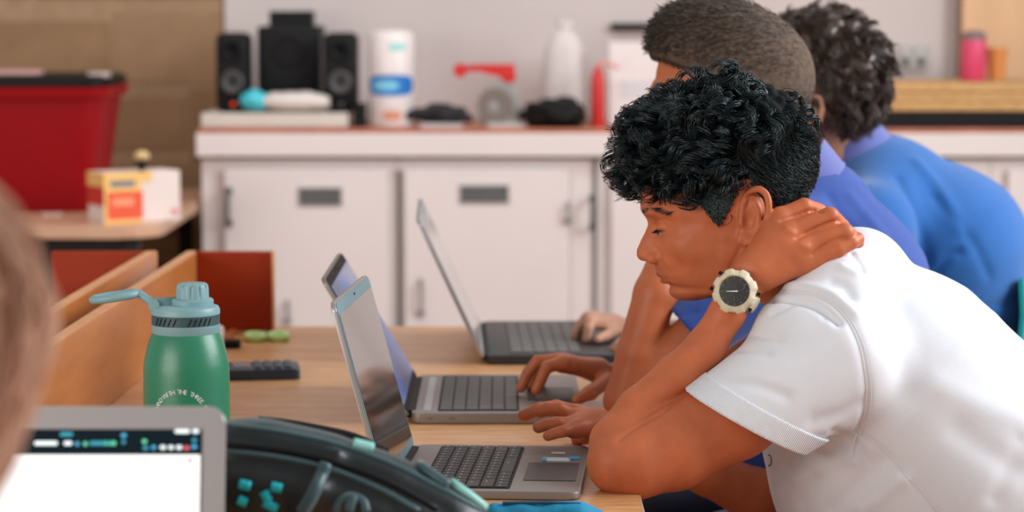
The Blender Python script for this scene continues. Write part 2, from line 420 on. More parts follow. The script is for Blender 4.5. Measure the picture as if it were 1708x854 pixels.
D = 7.12; s = thing('subwoofer', 'boxy black subwoofer between two desktop speakers', 'speaker', (PL(484, D), D, ZB))
m_ = MB(); m_.rbox((0, 0.08, R(140, D)/2), (R(104, D), R(140, D), 0.20), 0.008, axis='Y', bev=0.004); m_.build('cabinet', blackp, s, smooth=True)
m_ = MB(); m_.lathe([(R(20, D), -0.02), (R(20, D), 0.002), (R(24, D), 0.004), (R(30, D), 0.0)], 24, M=Matrix.Translation((0, -0.022, R(100, D))) @ Matrix.Rotation(PI/2, 4, 'X'), close=False); m_.build('bass_port', blackr, s, smooth=True)
m_ = MB(); m_.lathe([(0.0001, 0.0), (R(19, D), 0.0), (R(19, D), 0.001)], 24, M=Matrix.Translation((0, -0.0215, R(100, D))) @ Matrix.Rotation(PI/2, 4, 'X'), close=False); m_.build('port_hole', blackr, s)
s = tag(MB().rbox((0, 0, R(13, D)), (R(72, D), 0.10, R(24, D)), 0.006, bev=0.003).build('black_case', blackp, loc=(PL(486, D), D+0.06, ZB+R(140, D))), 'small black case lying on top of the subwoofer', 'case')
# crumpled teal and white packet in front of the subwoofer
pk = thing('packet', 'crumpled white plastic packet with a turquoise end, in front of the subwoofer', 'packet', (PL(478, 6.98), 6.98, ZB))
def pillow(x0, x1, h, d, mt, name, parent, seed, z0=0.0):
    rg = random.Random(seed); m_ = MB(); n, k = 15, 8; vs = []
    for i in range(n):
        t = i/(n-1); x = x0+(x1-x0)*t; e = max(0.55, math.sin(PI*min(1, max(0, t*0.9+0.05)))**0.5); ring = []
        for j in range(k):
            a = 2*PI*j/k; ring.append(m_.bm.verts.new((x+rg.uniform(-.004, .004), math.cos(a)*d/2*e, z0+h/2+math.sin(a)*h/2*e*rg.uniform(.8, 1.05))))
        vs.append(ring)
    for a, b in zip(vs, vs[1:]):
        for j in range(k): m_.bm.faces.new((a[j], a[(j+1) % k], b[(j+1) % k], b[j]))
    m_.bm.faces.new(vs[0]); m_.bm.faces.new(vs[-1][::-1]); return m_.build(name, mt, parent, smooth='all')
glossw = mat('white_film', rgb(214, 206, 200), 0.3, var=0.05, vscale=30); turq = mat('turquoise_film', rgb(70, 190, 205), 0.3, var=0.1, vscale=20)
pillow(-R(75, 6.98), -R(30, 6.98), R(40, 6.98), 0.07, turq, 'turquoise_end', pk, 1); pillow(-R(46, 6.98), R(72, 6.98), R(38, 6.98), 0.08, glossw, 'white_body', pk, 2)
tag(MB().rbox((0, 0, R(20, 7)), (R(22, 7), 0.035, R(40, 7)), 0.008, bev=0.004).build('power_adapter', blackr, loc=(PL(601, 7), 6.99, ZW)), 'small black power adapter right of the speakers', 'adapter')
# paper towel roll in printed film
D = 7.02; s = thing('kitchen_roll', 'tall wrapped roll of white kitchen towel with a blue oval print', 'kitchen roll', (PL(653, D), D, ZW))
rr = R(38, D); hh = R(160, D); film = mat('roll_film', rgb(226, 218, 216), 0.35, var=0.03, vscale=25)
m_ = MB(); m_.lathe([(rr*0.3, 0.0), (rr*0.9, 0.001), (rr, 0.01), (rr, hh*0.46), (rr*0.985, hh*0.5), (rr, hh*0.54), (rr*1.0, hh-0.014), (rr*0.9, hh-0.004), (rr*0.55, hh), (rr*0.3, hh-0.012), (rr*0.2, hh-0.02)], 36); m_.build('wrapped_roll', film, s, smooth=True)
def wrap_patch(parent, name, r, uc, z0, z1, ua, ub, mt, shape='oval', n=16, k=8):
    m_ = MB(); V = []
    for j in range(k+1):
        v = -1+2*j/k; row = []
        for i in range(n+1):
            u = -1+2*i/n; lim = (1-0.25*abs(v)**3) if shape == 'oval' else 1
            a = -PI/2+uc+(ua+(ub-ua)*(0.5+0.5*u*lim)); z = z0+(z1-z0)*(0.5+0.5*v*(1-0.15*abs(u)**3))
            row.append(m_.bm.verts.new((r*math.cos(a), r*math.sin(a), z)))
        V.append(row)
    for j in range(k):
        for i in range(n): m_.bm.faces.new((V[j][i], V[j][i+1], V[j+1][i+1], V[j+1][i]))
    return m_.build(name, mt, parent, smooth='all')
zz = lambda py: (R(208-py, D))
blue_print = mat('blue_print', rgb(20, 112, 190), 0.4); pale_print = mat('pale_blue_print', rgb(120, 196, 226), 0.4); green_print = mat('mint_print', rgb(160, 214, 214), 0.4); tan_print = mat('orange_print', rgb(206, 140, 112), 0.4)
wrap_patch(s, 'blue_label', rr+0.0008, 0, zz(156), zz(121), -1.15, 1.25, blue_print)
wrap_patch(s, 'label_lettering', rr+0.0014, 0, zz(147), zz(130), -0.85, 0.35, pale_print)
wrap_patch(s, 'mint_mark', rr+0.0010, 0, zz(82), zz(68), -0.05, 0.75, green_print)
wrap_patch(s, 'orange_mark', rr+0.0010, 0, zz(196), zz(180), -0.35, 0.5, tan_print)
# low clutter
darkcloth = mat('dark_cloth', rgb(38, 36, 40), 0.9, var=0.3, vscale=30); greytray = mat('grey_tray', rgb(186, 182, 180), 0.5)
tag(MB().rbox((0, 0, 0.006), (R(72, 6.98), 0.16, 0.012), 0.01, bev=0.002).build('white_tray', greytray, loc=(PL(736, 6.98), 7.02, ZW)), 'low pale tray under the dark cloth beside the kitchen roll', 'tray')
def heap(name, lab, cat, px0, px1, py, D, mt, seed, n=22, z0=0.0, dep=0.12):
    rg = random.Random(seed); P = []
    for i in range(n):
        t = rg.random(); x = PL(px0+(px1-px0)*t, D); top = R(py, D)*(0.55+0.45*math.sin(PI*(0.12+0.76*t)))
        r = rg.uniform(0.012, 0.022); z = ZW+z0+rg.uniform(r*0.8, max(r, top-r)); y = D+rg.uniform(-dep/2, dep/2)
        a = np.array((x, y, z)); b = a+np.array((rg.uniform(-.05, .05), rg.uniform(-.03, .03), rg.uniform(-.012, .012))); b[2] = max(b[2], ZW+z0+r*0.8)
        P.append(cone(a, b, r, r*0.8, k=0.012))
    P.append(cone((PL(px0+8, D), D, ZW+z0+0.018), (PL(px1-8, D), D, ZW+z0+0.018), 0.02, 0.02, k=0.01))
    P.append(Prim(lambda Q: (ZW+z0+0.001)-Q[:, 2], (-9, -9, -9), (9, 9, 9), 'i', 0.0))
    V, Q = sdf_mesh(P, 0.006); return tag(link(name, np_mesh(name, V, Q), mt), lab, cat)
heap('folded_cloth', 'dark crumpled cloth beside the kitchen roll', 'cloth', 706, 768, 32, 7.02, darkcloth, 4, z0=0.013)
heap('black_cables', 'tangled heap of black cables right of the tape gun', 'cables', 886, 964, 52, 6.99, blackr, 8, n=40)
# tape gun: red frame and handle, clear wheel housing
D = 7.0; s = thing('tape_dispenser', 'hand tape dispenser with a red frame standing on the worktop', 'tape dispenser', (PL(812, D), D, ZW))
redp = mat('red_plastic', rgb(198, 44, 42), 0.4); greyc = mat('grey_clear', rgb(150, 148, 146), 0.25, var=0.2, vscale=30)
f_ = lambda px, py: (PL(px, D)-PL(812, D), R(206-py, D))
pts = [f_(*p) for p in ((768, 104), (800, 102), (858, 102), (861, 128), (846, 134), (832, 120), (800, 112), (776, 114))]
m_ = MB(); m_.prism([(x, z) for x, z in pts], 0.045, axis='Y', bev=0.003); o = m_.build('frame', redp, s, smooth=True)
m_ = MB(); m_.lathe([(0.0001, -0.025), (R(11, D), -0.025), (R(12, D), -0.01), (R(12, D), 0.01), (R(11, D), 0.025), (0.0001, 0.025)], 18, M=Matrix.Translation((f_(768, 112)[0], 0, f_(768, 112)[1])) @ Matrix.Rotation(PI/2, 4, 'X')); m_.build('guide_roller', redp, s, smooth=True)
pts = [f_(*p) for p in ((838, 128), (858, 130), (868, 160), (872, 200), (800, 200), (798, 165), (812, 140))]
m_ = MB(); m_.prism([(x, z) for x, z in pts], 0.04, axis='Y', bev=0.004); m_.build('housing', greyc, s, smooth=True)
m_ = MB(); m_.lathe([(R(12, D), -0.026), (R(30, D), -0.026), (R(30, D), 0.026), (R(12, D), 0.026), (R(12, D), -0.026)], 24, M=Matrix.Translation((f_(826, 170)[0], 0, f_(826, 170)[1])) @ Matrix.Rotation(PI/2, 4, 'X'), close=False); m_.build('tape_roll', mat('brown_tape', rgb(120, 110, 104), 0.3), s, smooth=True)
m_ = MB(); m_.rbox((f_(846, 200)[0], 0, 0.006), (R(70, D), 0.07, 0.012), 0.01, bev=0.003); m_.build('base', greytray, s)
# red squeeze bottle with a spout
D = 7.02; s = thing('red_bottle', 'slim red squeeze bottle with a bent pink spout', 'bottle', (PL(997, D), D, ZW)); r_ = R(12, D)
m_ = MB(); m_.lathe([(r_*0.9, 0), (r_, 0.005), (r_, R(70, D)), (r_*0.8, R(88, D)), (r_*0.45, R(96, D)), (r_*0.4, R(100, D))], 20); m_.build('bottle_body', redp, s, smooth=True)
m_ = MB(); m_.tube([(0, 0, R(98, D)), (0.005, 0, R(106, D)), (R(20, D), 0, R(104, D)), (R(34, D), 0, R(96, D))], [0.007, 0.008, 0.006, 0.004], 10); m_.build('spout', mat('pink_plastic', rgb(214, 150, 142), 0.4), s, smooth=True)
# clear tub and white jug
D = 7.18; s = thing('clear_container', 'tall milky white plastic bag standing against the white wall', 'bag', (PL(942, D), D, ZW))
clearp = mat('clear_film', rgb(208, 199, 196), 0.45, var=0.03); w2 = R(38, D)
m_ = MB(); m_.lathe([(w2*0.9, 0.001), (w2, 0.02), (w2*1.0, R(70, D)), (w2*0.9, R(120, D)), (w2*0.6, R(145, D)), (w2*0.28, R(156, D))], 14, sy=0.55); m_.build('bag_body', clearp, s, smooth='all')
m_ = MB(); m_.lathe([(w2*0.22, R(156, D)), (w2*0.5, R(172, D)), (w2*0.45, R(170, D))], 10, sy=0.5, close=False); m_.build('bag_neck', clearp, s, smooth='all')
D = 7.14; s = thing('white_box', 'upright white carton behind the red bottle', 'box', (PL(1062, D), D, ZW)); m_ = MB(); m_.box((0, 0, R(68, D)), (R(98, D), 0.14, R(136, D)), 0.004, 2); m_.build('carton', film, s)
m_ = MB(); m_.box((0, -0.0705, R(60, D)), (R(60, D), 0.001, R(30, D))); m_.build('carton_print', mat('pale_print', rgb(206, 204, 206), 0.5), s)
# black rail on the wall above, double socket
tag(MB().rbox((0, 0, 0), (R(66, YW), R(11, YW), 0.03), 0.006, axis='Y', bev=0.003).build('wall_bracket', blackr, loc=(PL(1051, YW), YW-0.016, W(1051, 44, YW)[2])), 'short black bar fixed to the white wall', 'bracket')
s = thing('wall_socket', 'grey double socket on the white wall, right of the curly brown hair', 'socket', (PL(1520, YW), YW, W(1520, 96, YW)[2]))
MB().rbox((0, -0.006, 0), (R(50, YW), R(40, YW), 0.012), 0.006, axis='Y', bev=0.002).build('face_plate', mat('socket_grey', rgb(176, 174, 172), 0.4), s)
for q in (-1, 1): MB().rbox((q*R(13, YW), -0.014, R(10, YW)), (0.014, 0.012, 0.006), 0.002, axis='Y').build('switch', white_paint, s); MB().lathe([(0.0001, 0), (0.012, 0), (0.012, 0.004), (0.0001, 0.004)], 14, M=Matrix.Translation((q*R(13, YW), -0.012, -R(7, YW))) @ Matrix.Rotation(PI/2, 4, 'X')).build('outlet', plate_m, s)
# right side: pale timber board, thick cork block, black mat, pink bottle, orange pot
pale_wood = mat('pale_plywood', rgb(216, 176, 136), 0.6, var=0.10, vscale=5, stretch=(1, 1, 0.15)); edge_wood = mat('dark_edge', rgb(120, 92, 70), 0.7)
s = thing('plywood_board', 'pale plywood board leaning upright on the wall behind the pink bottle', 'board', (PL(1600, 7.4)+0.40, 7.40, ZW+0.001))
MB().box((0, 0, 0.45), (0.80, 0.02, 0.90), 0.002, 1).build('panel', pale_wood, s); MB().box((-0.405, 0, 0.45), (0.012, 0.026, 0.90), 0.002, 1).build('edge_strip', edge_wood, s)
cork = mat('cork', rgb(206, 166, 112), 0.9, col2=rgb(184, 142, 94), vscale=60, bump=0.8, bscale=160); D = 6.93
x0, x1 = PL(1440, D), PL(1985, D); z185 = W(854, 186, D)[2]; z140 = W(854, 139, D)[2]
bm_h = z185-ZW
tag(MB().box((0, 0, bm_h/2), (x1-x0, 0.42, bm_h), 0.003, 2).build('cutting_mat', blackr, loc=((x0+x1)/2, D+0.215, ZW)), 'black cutting mat under the thick cork slab', 'mat')
s = thing('cork_slab', 'thick stack of tan cork boards on a black mat', 'cork boards', ((x0+x1)/2, D+0.215, z185))
hh = (z140-z185)/3
for j in range(3):
    MB().box(((0.004, -0.006, 0.002)[j], (-0.002, 0.003, -0.001)[j], hh*(j+0.5)), (x1-x0-0.01*j, 0.415, hh-0.0015), 0.003, 1).build('cork_board', cork, s)
s = thing('pink_bottle', 'pink drinks bottle with a dark lid on the cork boards', 'bottle', (PL(1622, 7.14), 7.14, z140)); r_ = R(21, 7.14)
m_ = MB(); m_.lathe([(r_*0.9, 0), (r_, 0.006), (r_, R(62, 7.14)), (r_*0.92, R(68, 7.14))], 28); m_.build('bottle_body', mat('pink_steel', rgb(214, 70, 108), 0.35), s, smooth=True)
m_ = MB(); m_.lathe([(r_*0.94, R(68, 7.14)), (r_*0.96, R(78, 7.14)), (r_*0.7, R(82, 7.14)), (r_*0.4, R(84, 7.14))], 24); m_.build('lid', mat('grey_lid', rgb(130, 110, 112), 0.5), s, smooth=True)
s = thing('orange_pot', 'small orange pot right of the pink bottle', 'pot', (PL(1660, 7.2), 7.2, z140)); r_ = R(17, 7.2)
MB().lathe([(r_*0.8, 0), (r_, R(45, 7.2)), (r_*1.08, R(46, 7.2)), (r_*1.08, R(54, 7.2)), (r_*0.9, R(54, 7.2)), (r_*0.7, 0.01)], 20).build('pot', mat('orange_clay', rgb(214, 140, 74), 0.6), s, smooth=True)
# ------------------------------------------------------------ side desk with the red bin and the tea carton
ZD = 0.765; yF = WZ(150, 380, ZD)[1]; xR = PL(248, yF)
desk = thing('side_desk', 'small timber-topped desk with a rounded corner against the block wall', 'desk', (-0.866-0.5, (yF+7.40)/2, 0))
desk_w = mat('desk_wood', rgb(196, 156, 128), 0.35, var=0.15, vscale=5, stretch=(0.3, 4, 1)); under = mat('black_frame', rgb(20, 20, 22), 0.6)
dl = 7.38-yF
m_ = MB(); pts = []; cw, r_ = 1.0, 0.10
pts = [(-cw/2, -dl/2)]+[(cw/2-r_+r_*math.sin(a), -dl/2+r_-r_*math.cos(a)) for a in np.linspace(0, PI/2, 8)]+[(cw/2, dl/2), (-cw/2, dl/2)]
m_.prism(pts, 0.028, c=(0, 0, ZD-0.014), bev=0.003); m_.build('desk_top', desk_w, desk)
for sx in (-1, 1):
    for sy in (-1, 1): MB().box((sx*0.42, sy*(dl/2-0.12), (ZD-0.03)/2), (0.04, 0.04, ZD-0.03), 0.003, 1).build('leg', under, desk)
MB().box((-0.02, -dl/2+0.14, ZD-0.17), (0.84, 0.02, 0.27)).build('modesty_panel', under, desk)
MB().box((0, 0.1, ZD-0.22), (0.8, dl-0.5, 0.02)).build('shelf', under, desk)
# red bin with black lid rim
D = 6.62; s = thing('red_bin', 'large red plastic storage bin with a black lid at the left edge', 'bin', (PL(20, D), D+0.08, ZD)); binr = mat('red_bin_plastic', rgb(146, 4, 16), 0.5, spec=0.25, var=0.05, vscale=6)
hB = W(0, 146, D-0.12)[2]-ZD
def rrect(w, d, r, n=6): return [(cx+r*math.cos(a), cy+r*math.sin(a)) for cx, cy, a0 in ((w/2-r, d/2-r, 0), (-w/2+r, d/2-r, 90), (-w/2+r, -d/2+r, 180), (w/2-r, -d/2+r, 270)) for a in [math.radians(a0+90*i/n) for i in range(n+1)]]
def loft(mb, secs, cap=True):
    rings = [[mb.bm.verts.new((x, y, z)) for x, y in p] for p, z in secs]; n = len(rings[0])
    for a, b in zip(rings, rings[1:]):
        for i in range(n): mb.bm.faces.new((a[i], a[(i+1) % n], b[(i+1) % n], b[i]))
    if cap: mb.bm.faces.new(rings[0][::-1]); mb.bm.faces.new(rings[-1])
    return mb
m_ = MB(); loft(m_, [(rrect(0.42, 0.30, 0.05), 0.0), (rrect(0.43, 0.31, 0.05), 0.01), (rrect(0.51, 0.38, 0.06), hB*0.90), (rrect(0.54, 0.41, 0.06), hB*0.92), (rrect(0.55, 0.42, 0.06), hB), (rrect(0.52, 0.39, 0.05), hB), (rrect(0.50, 0.37, 0.05), hB*0.9)]); m_.build('bin_body', binr, s, smooth=True)
m_ = MB(); loft(m_, [(rrect(0.50, 0.38, 0.05), hB-0.002), (rrect(0.535, 0.40, 0.05), hB+0.004), (rrect(0.535, 0.40, 0.05), hB+0.022), (rrect(0.50, 0.37, 0.05), hB+0.03)]); m_.build('lid', blackp, s, smooth=True)
for q in (-1, 1): MB().rbox((q*0.235, -0.10, hB+0.03), (0.05, 0.10, 0.012), 0.01, bev=0.003).build('lid_clip', mat('lid_clip', rgb(196, 180, 176), 0.5), s)
tag(MB().rbox((0, 0, hB+0.0355), (0.16, 0.09, 0.010), 0.01, bev=0.002).build('white_packet', mat('pale_pink', rgb(206, 160, 156), 0.6), loc=(PL(30, D)-0.02, D+0.02, ZD)), 'pale folded packet lying on the lid of the red bin', 'packet')
# carton
D = yF+0.20; s = thing('tea_carton', 'yellow, orange and white printed carton on the side desk', 'carton', (PL(222, D), D, ZD), rotz=math.radians(33))
ch = R(84, D); cw_ = R(138, D); cdp = 0.10
MB().box((0, 0, ch/2), (cw_, cdp, ch), 0.002, 1).build('carton_body', mat('carton_white', rgb(228, 214, 208), 0.5, var=0.03), s)
def decal(x0, x1, z0, z1, col, name, side=False, dy=0.0008):
    m_ = MB()
    if side: m_.box((-cw_/2-dy, (x0+x1)/2, (z0+z1)/2), (0.001, abs(x1-x0), z1-z0))
    else: m_.box(((x0+x1)/2, -cdp/2-dy, (z0+z1)/2), (x1-x0, 0.001, z1-z0))
    m_.build(name, col, s)
yel = mat('yellow_print', rgb(236, 190, 112), 0.5); orr = mat('orange_red_print', rgb(226, 86, 50), 0.5); red2 = mat('red_print', rgb(196, 50, 40), 0.5); blu = mat('blue_grey_print', rgb(110, 118, 132), 0.5)
decal(-cw_/2, -cw_*0.02, 0.0, ch, yel, 'yellow_panel'); decal(-cw_*0.02, cw_*0.12, ch*0.8, ch, yel, 'yellow_corner')
decal(-cw_*0.46, -cw_*0.0, ch*0.08, ch*0.62, orr, 'orange_panel', dy=0.0016); decal(-cw_*0.40, -cw_*0.12, ch*0.34, ch*0.5, mat('pale_orange', rgb(244, 150, 110), 0.5), 'lettering_panel', dy=0.0024)
decal(-cw_*0.42, -cw_*0.10, ch*0.72, ch*0.84, blu, 'blue_lettering', dy=0.0016); decal(cw_*0.38, cw_*0.46, ch*0.12, ch*0.24, mat('rose_print', rgb(214, 130, 130), 0.5), 'rose_mark')
decal(-cdp/2, cdp/2, ch*0.72, ch, yel, 'yellow_side', True); decal(-cdp/2, cdp/2, ch*0.35, ch*0.72, red2, 'red_side', True)
D2_ = D-0.02; s = thing('bulldog_clip', 'black clip with a pale knob standing on the printed carton', 'clip', (PL(236, D2_), D2_, ZD+ch))
MB().prism([(-0.014, 0.022), (0.014, 0.022), (0.005, -0.004), (-0.005, -0.004)], 0.03, c=(0, 0, 0.005), axis='Y', bev=0.002).build('clip_body', blackr, s)
MB().lathe([(0.0001, 0.024), (0.012, 0.026), (0.019, 0.034), (0.019, 0.042), (0.010, 0.050), (0.0001, 0.052)], 16).build('clip_knob', mat('pale_brass', rgb(214, 184, 130), 0.4), s, smooth=True)
for k_, (px, py) in enumerate(((50, 352), (84, 358), (110, 352))):
    p = WZ(px, py, ZD+0.003); tag(MB().rbox((0, 0, 0.002), (0.05, 0.04, 0.004), 0.004).build('paper_slip', mat('paper', rgb(222, 204, 194), 0.7), loc=(p[0], p[1]+0.02, ZD), rot=(0, 0, 0.3*k_)), ('white paper slip nearest the left edge of the side desk', 'pale paper slip in the middle of the side desk front', 'pale paper slip beside the printed carton')[k_], 'paper', 'paper slips on the side desk')
# ============================================================ LONG TABLE
oak = mat('oak_laminate', rgb(240, 184, 130), 0.36, col2=rgb(214, 156, 104), vscale=3.0, stretch=(1.2, 9, 1), coat=0.12)
def add_grain(m_):
    N = m_.node_tree.nodes; L = m_.node_tree.links; mp = [n for n in N if n.type == 'MAPPING'][0]; b = N['Principled BSDF']
    n2 = N.new('ShaderNodeTexNoise'); n2.inputs['Scale'].default_value = 22; n2.inputs['Detail'].default_value = 8
    mp2 = N.new('ShaderNodeMapping'); mp2.inputs['Scale'].default_value = (1.0, 16, 1); L.new(mp.inputs[0].links[0].from_socket, mp2.inputs[0]); L.new(mp2.outputs[0], n2.inputs['Vector'])
    mx = N.new('ShaderNodeMix'); mx.data_type = 'RGBA'; mx.blend_type = 'MULTIPLY'; mx.inputs[0].default_value = 0.75
    cr = N.new('ShaderNodeValToRGB'); cr.color_ramp.elements[0].position = 0.38; cr.color_ramp.elements[0].color = (0.62, 0.55, 0.48, 1); cr.color_ramp.elements[1].position = 0.58; cr.color_ramp.elements[1].color = (1, 1, 1, 1)
    L.new(n2.outputs['Fac'], cr.inputs[0]); src = b.inputs['Base Color'].links[0].from_socket; L.new(src, mx.inputs[6]); L.new(cr.outputs[0], mx.inputs[7]); L.new(mx.outputs[2], b.inputs['Base Color'])
add_grain(oak)
xT = WZ(1072, 840, TZ)[0]; yT1 = WZ(700, 544, TZ)[1]; yT0 = 1.48; xT0 = -1.25
tb = thing('table', 'long light oak laminate table the laptops stand on', 'table', ((xT+xT0)/2, (yT0+yT1)/2, 0))
tx, ty = xT-xT0, yT1-yT0
MB().box((0, 0, TZ-0.014), (tx-0.004, ty-0.004, 0.028), 0.001, 1).build('table_top', oak, tb)
edge = mat('pale_edge_band', rgb(206, 170, 136), 0.5)
for sx in (-1, 1): MB().box((sx*(tx/2-0.001), 0, TZ-0.0142), (0.002, ty, 0.0276)).build('edge_band', edge, tb)
for sy in (-1, 1): MB().box((0, sy*(ty/2-0.001), TZ-0.0142), (tx-0.004, 0.002, 0.0276)).build('edge_band', edge, tb)
steel = mat('grey_steel', rgb(70, 72, 76), 0.45, metal=0.7)
for sx in (-1, 1):
    for y in (-ty/2+0.1, 0, ty/2-0.1): MB().rbox((sx*(tx/2-0.09), y, (TZ-0.03)/2), (0.04, 0.04, TZ-0.03), 0.008).build('leg', steel, tb)
MB().box((0, 0, TZ-0.058), (tx-0.22, 0.03, 0.055)).build('rail', steel, tb)
# ------------------------------------------------------------ orange-stained timber trays on the table
orange_wood = mat('orange_stained_wood', rgb(198, 128, 68), 0.42, col2=rgb(172, 98, 46), vscale=5, stretch=(1, 0.5, 3), coat=0.2)
red_wood = mat('red_stained_wood', rgb(160, 52, 14), 0.45, col2=rgb(140, 38, 10), vscale=5, stretch=(0.5, 1, 3), spec=0.25); pale_edge = mat('pale_timber_edge', rgb(214, 156, 110), 0.5, var=0.1, vscale=20)  # paler tone for the edges of the tray boards
hTr = W(325, 420, 4.38)[2]-TZ
def tray(lab, x0, y0, y1, xe, sgn, x0n):
    """long side board running to the back, end board at its far end"""
    s = thing('timber_tray', lab, 'tray', (x0, y1, TZ), group='orange timber trays on the left of the table')
    t = 0.016; L = y1-y0; ang = math.atan2(x0n-x0, -(y0-y1))
    M = Matrix.Rotation(-ang*0 + math.atan2(x0-x0n, L)*-1, 4, 'Z')
    MB().box((-t/2, -L/2, hTr/2), (t, L, hTr), 0.002, 1, M=M).build('side_board', orange_wood, s)
    MB().box((-t/2, -L/2, hTr+0.0008), (t*0.94, L*0.998, 0.002), M=M).build('top_edge', pale_edge, s)
    w = abs(xe-x0); MB().box((sgn*w/2, 0.009, hTr/2), (w, 0.016, hTr), 0.002, 1).build('end_board', red_wood, s)
    MB().box((max(0, sgn*w)-0.0015+(0.0 if sgn > 0 else 0.0), 0.0, hTr/2), (0.004, 0.020, hTr*0.998)).build('end_edge', pale_edge, s)
    MB().box((sgn*w*0.5, -L*0.5, 0.004), (w*0.0+0.012, L*0.96, 0.008)).build('runner', orange_wood, s)
    return s
xa = PL(325, 4.38); xan = WZ(170, 686, TZ)[0]; yan = 2.6
tray('orange timber tray nearer the green bottle, end board facing the lens', xa, yan, 4.38, PL(455, 4.38), 1, xa-0.05)
xb = PL(257, 4.38)
tray('orange timber tray furthest left, behind the nearer one', xb, 2.6, 4.38, PL(80, 4.38), -1, xb-0.05)
# ============================================================ THINGS ON THE TABLE
alu = mat('silver_aluminium', rgb(176, 172, 172), 0.38, metal=0.55, var=0.02, vscale=6); alu_dk = mat('grey_aluminium', rgb(142, 134, 130), 0.42, metal=0.5)
key_m = mat('dark_key', rgb(52, 50, 50), 0.5); key_m2 = mat('grey_key', rgb(86, 82, 80), 0.5); glass_scr = mat('dark_screen_glass', rgb(14, 14, 16), 0.06, spec=0.9, coat=0.6)
teal_bezel = mat('pale_teal_bezel', rgb(120, 160, 168), 0.4, metal=0.2); pad_m = mat('touchpad', rgb(46, 42, 42), 0.35, spec=0.3); white_key_mark = mat('key_legend', rgb(220, 220, 220), 0.5)
def laptop(lab, near_front, far_front, near_back, far_back, lid_ang, lid_h, dark=False, scr=None, keycol=None, bezel=None, group='open laptops in front of the students', pad=True, thick=0.014, legend=False, strip=None, pc=0.47, pw=0.33):
    """base corners are given on the table; local x runs hinge -> front, local y away from the lens"""
    nf, ff, nb = [np.array(p, float) for p in (near_front, far_front, near_back)]
    ex = nf-nb; depth = np.linalg.norm(ex); ex /= depth; ang = math.atan2(ex[1], ex[0]); width = float(np.dot(ff-nf, np.array([-ex[1], ex[0], 0])))
    s = thing('laptop', lab, 'laptop', (nb[0], nb[1], TZ), group=group, rotz=ang)
    body = alu_dk if not dark else mat('dark_shell', rgb(66, 66, 68), 0.45, metal=0.4)
    MB().rbox((depth/2, width/2, thick/2+0.0015), (depth, width, thick), 0.012, bev=0.002).build('base', body, s, smooth=True)
    for fx in (0.03, depth-0.03):
        for fy in (0.04, width-0.04): MB().lathe([(0.006, 0), (0.006, 0.002)], 10, c=(fx, fy, 0)).build('rubber_foot', blackr, s)
    zt = thick+0.0015
    # keyboard deck: six rows across the depth of the base, keys run away from the lens
    kx0, kx1 = depth*0.16, depth*0.62; ky0, ky1 = width*0.055, width*0.945; rows = 6; p = (kx1-kx0)/rows
    MB().rbox(((kx0+kx1)/2, width/2, zt+0.0002), (kx1-kx0+0.004, ky1-ky0+0.004, 0.0008), 0.003).build('key_well', blackr if not dark else key_m, s)
    kb = {}
    def key(x0, x1, y0, y1, m_):
        k = (round(x1-x0, 4), round(y1-y0, 4), m_.name)
        if k not in kb:
            mb = MB(); loft(mb, [(rrect(x1-x0, y1-y0, 0.0015, 1), 0), (rrect(x1-x0, y1-y0, 0.0015, 1), 0.0012), (rrect(x1-x0-0.0018, y1-y0-0.0018, 0.001, 1), 0.0018)]); o = mb.build('key', m_, s); kb[k] = o.data
        else: o = bpy.data.objects.new('key', kb[k]); COL.objects.link(o); o.parent = s
        o.location = ((x0+x1)/2, (y0+y1)/2, zt+0.0006)
        if legend:
            kk = ('leg', 0)
            if kk not in kb:
                mb = MB(); mb.box((0, 0, 0), (0.0022, 0.0018, 0.0003)); l_ = mb.build('key_legend', white_key_mark, o); kb[kk] = l_.data
            else: l_ = bpy.data.objects.new('key_legend', kb[kk]); COL.objects.link(l_); l_.parent = o
            l_.location = (-(x1-x0)*0.12, (y1-y0)*0.12, 0.0019)
    kc = keycol or key_m
    lay = [[1]*15, [1]*13+[2], [1.5]+[1]*12+[1.5], [1.75]+[1]*11+[2.25], [2.25]+[1]*10+[2.75], [1.2, 1, 1, 1.2, 5.6, 1.2, 1, 1, 1, 0.8]]
    for r, ws in enumerate(lay):
        x0 = kx0+r*p+0.0009; x1 = kx0+(r+1)*p-0.0009; u = (ky1-ky0)/sum(ws); y = ky1
        for w_ in ws:
            key(x0, x1, y-u*w_+0.0009, y-0.0009, kc if (r+len(ws)) % 1 == 0 else kc); y -= u*w_
    if pad: MB().rbox(((kx1+depth)/2+0.003, width*pc, zt+0.0004), (depth-kx1-0.022, width*pw, 0.0008), 0.003).build('touchpad', pad_m, s)
    if strip: MB().box((depth*0.09, width/2, zt+0.0003), (0.010, width*0.86, 0.0006)).build('speaker_grille', strip, s)
    MB().rbox((-0.001, width/2, thick*0.75), (0.012, width*0.86, 0.011), 0.004, bev=0.001).build('hinge', blackr, s)
    lidr = bpy.data.objects.new('lid', None)
    M = Matrix.Translation((-0.003, 0, thick*0.8)) @ Matrix.Rotation(lid_ang, 4, 'Y')
    t = 0.006
    MB().rbox((-t/2, width/2, lid_h/2), (lid_h, width, t), 0.012, axis='X', bev=0.0015, M=M).build('lid', body if bezel is None else alu, s, smooth=True)
    MB().rbox((0.0004, width/2, lid_h/2), (lid_h-0.004, width-0.004, 0.0008), 0.011, axis='X', M=M).build('bezel', bezel if bezel else blackr, s)
    MB().rbox((0.0010, width/2, lid_h*0.50), (lid_h*0.86, width*0.955, 0.0006), 0.002, axis='X', M=M).build('screen', scr or glass_scr, s)
    MB().lathe([(0.0001, 0), (0.0016, 0), (0.0016, 0.0007)], 10, M=M @ Matrix.Translation((0.0012, width*0.5, lid_h*0.965)) @ Matrix.Rotation(PI/2, 4, 'Y'), close=False).build('camera_lens', blackr, s)
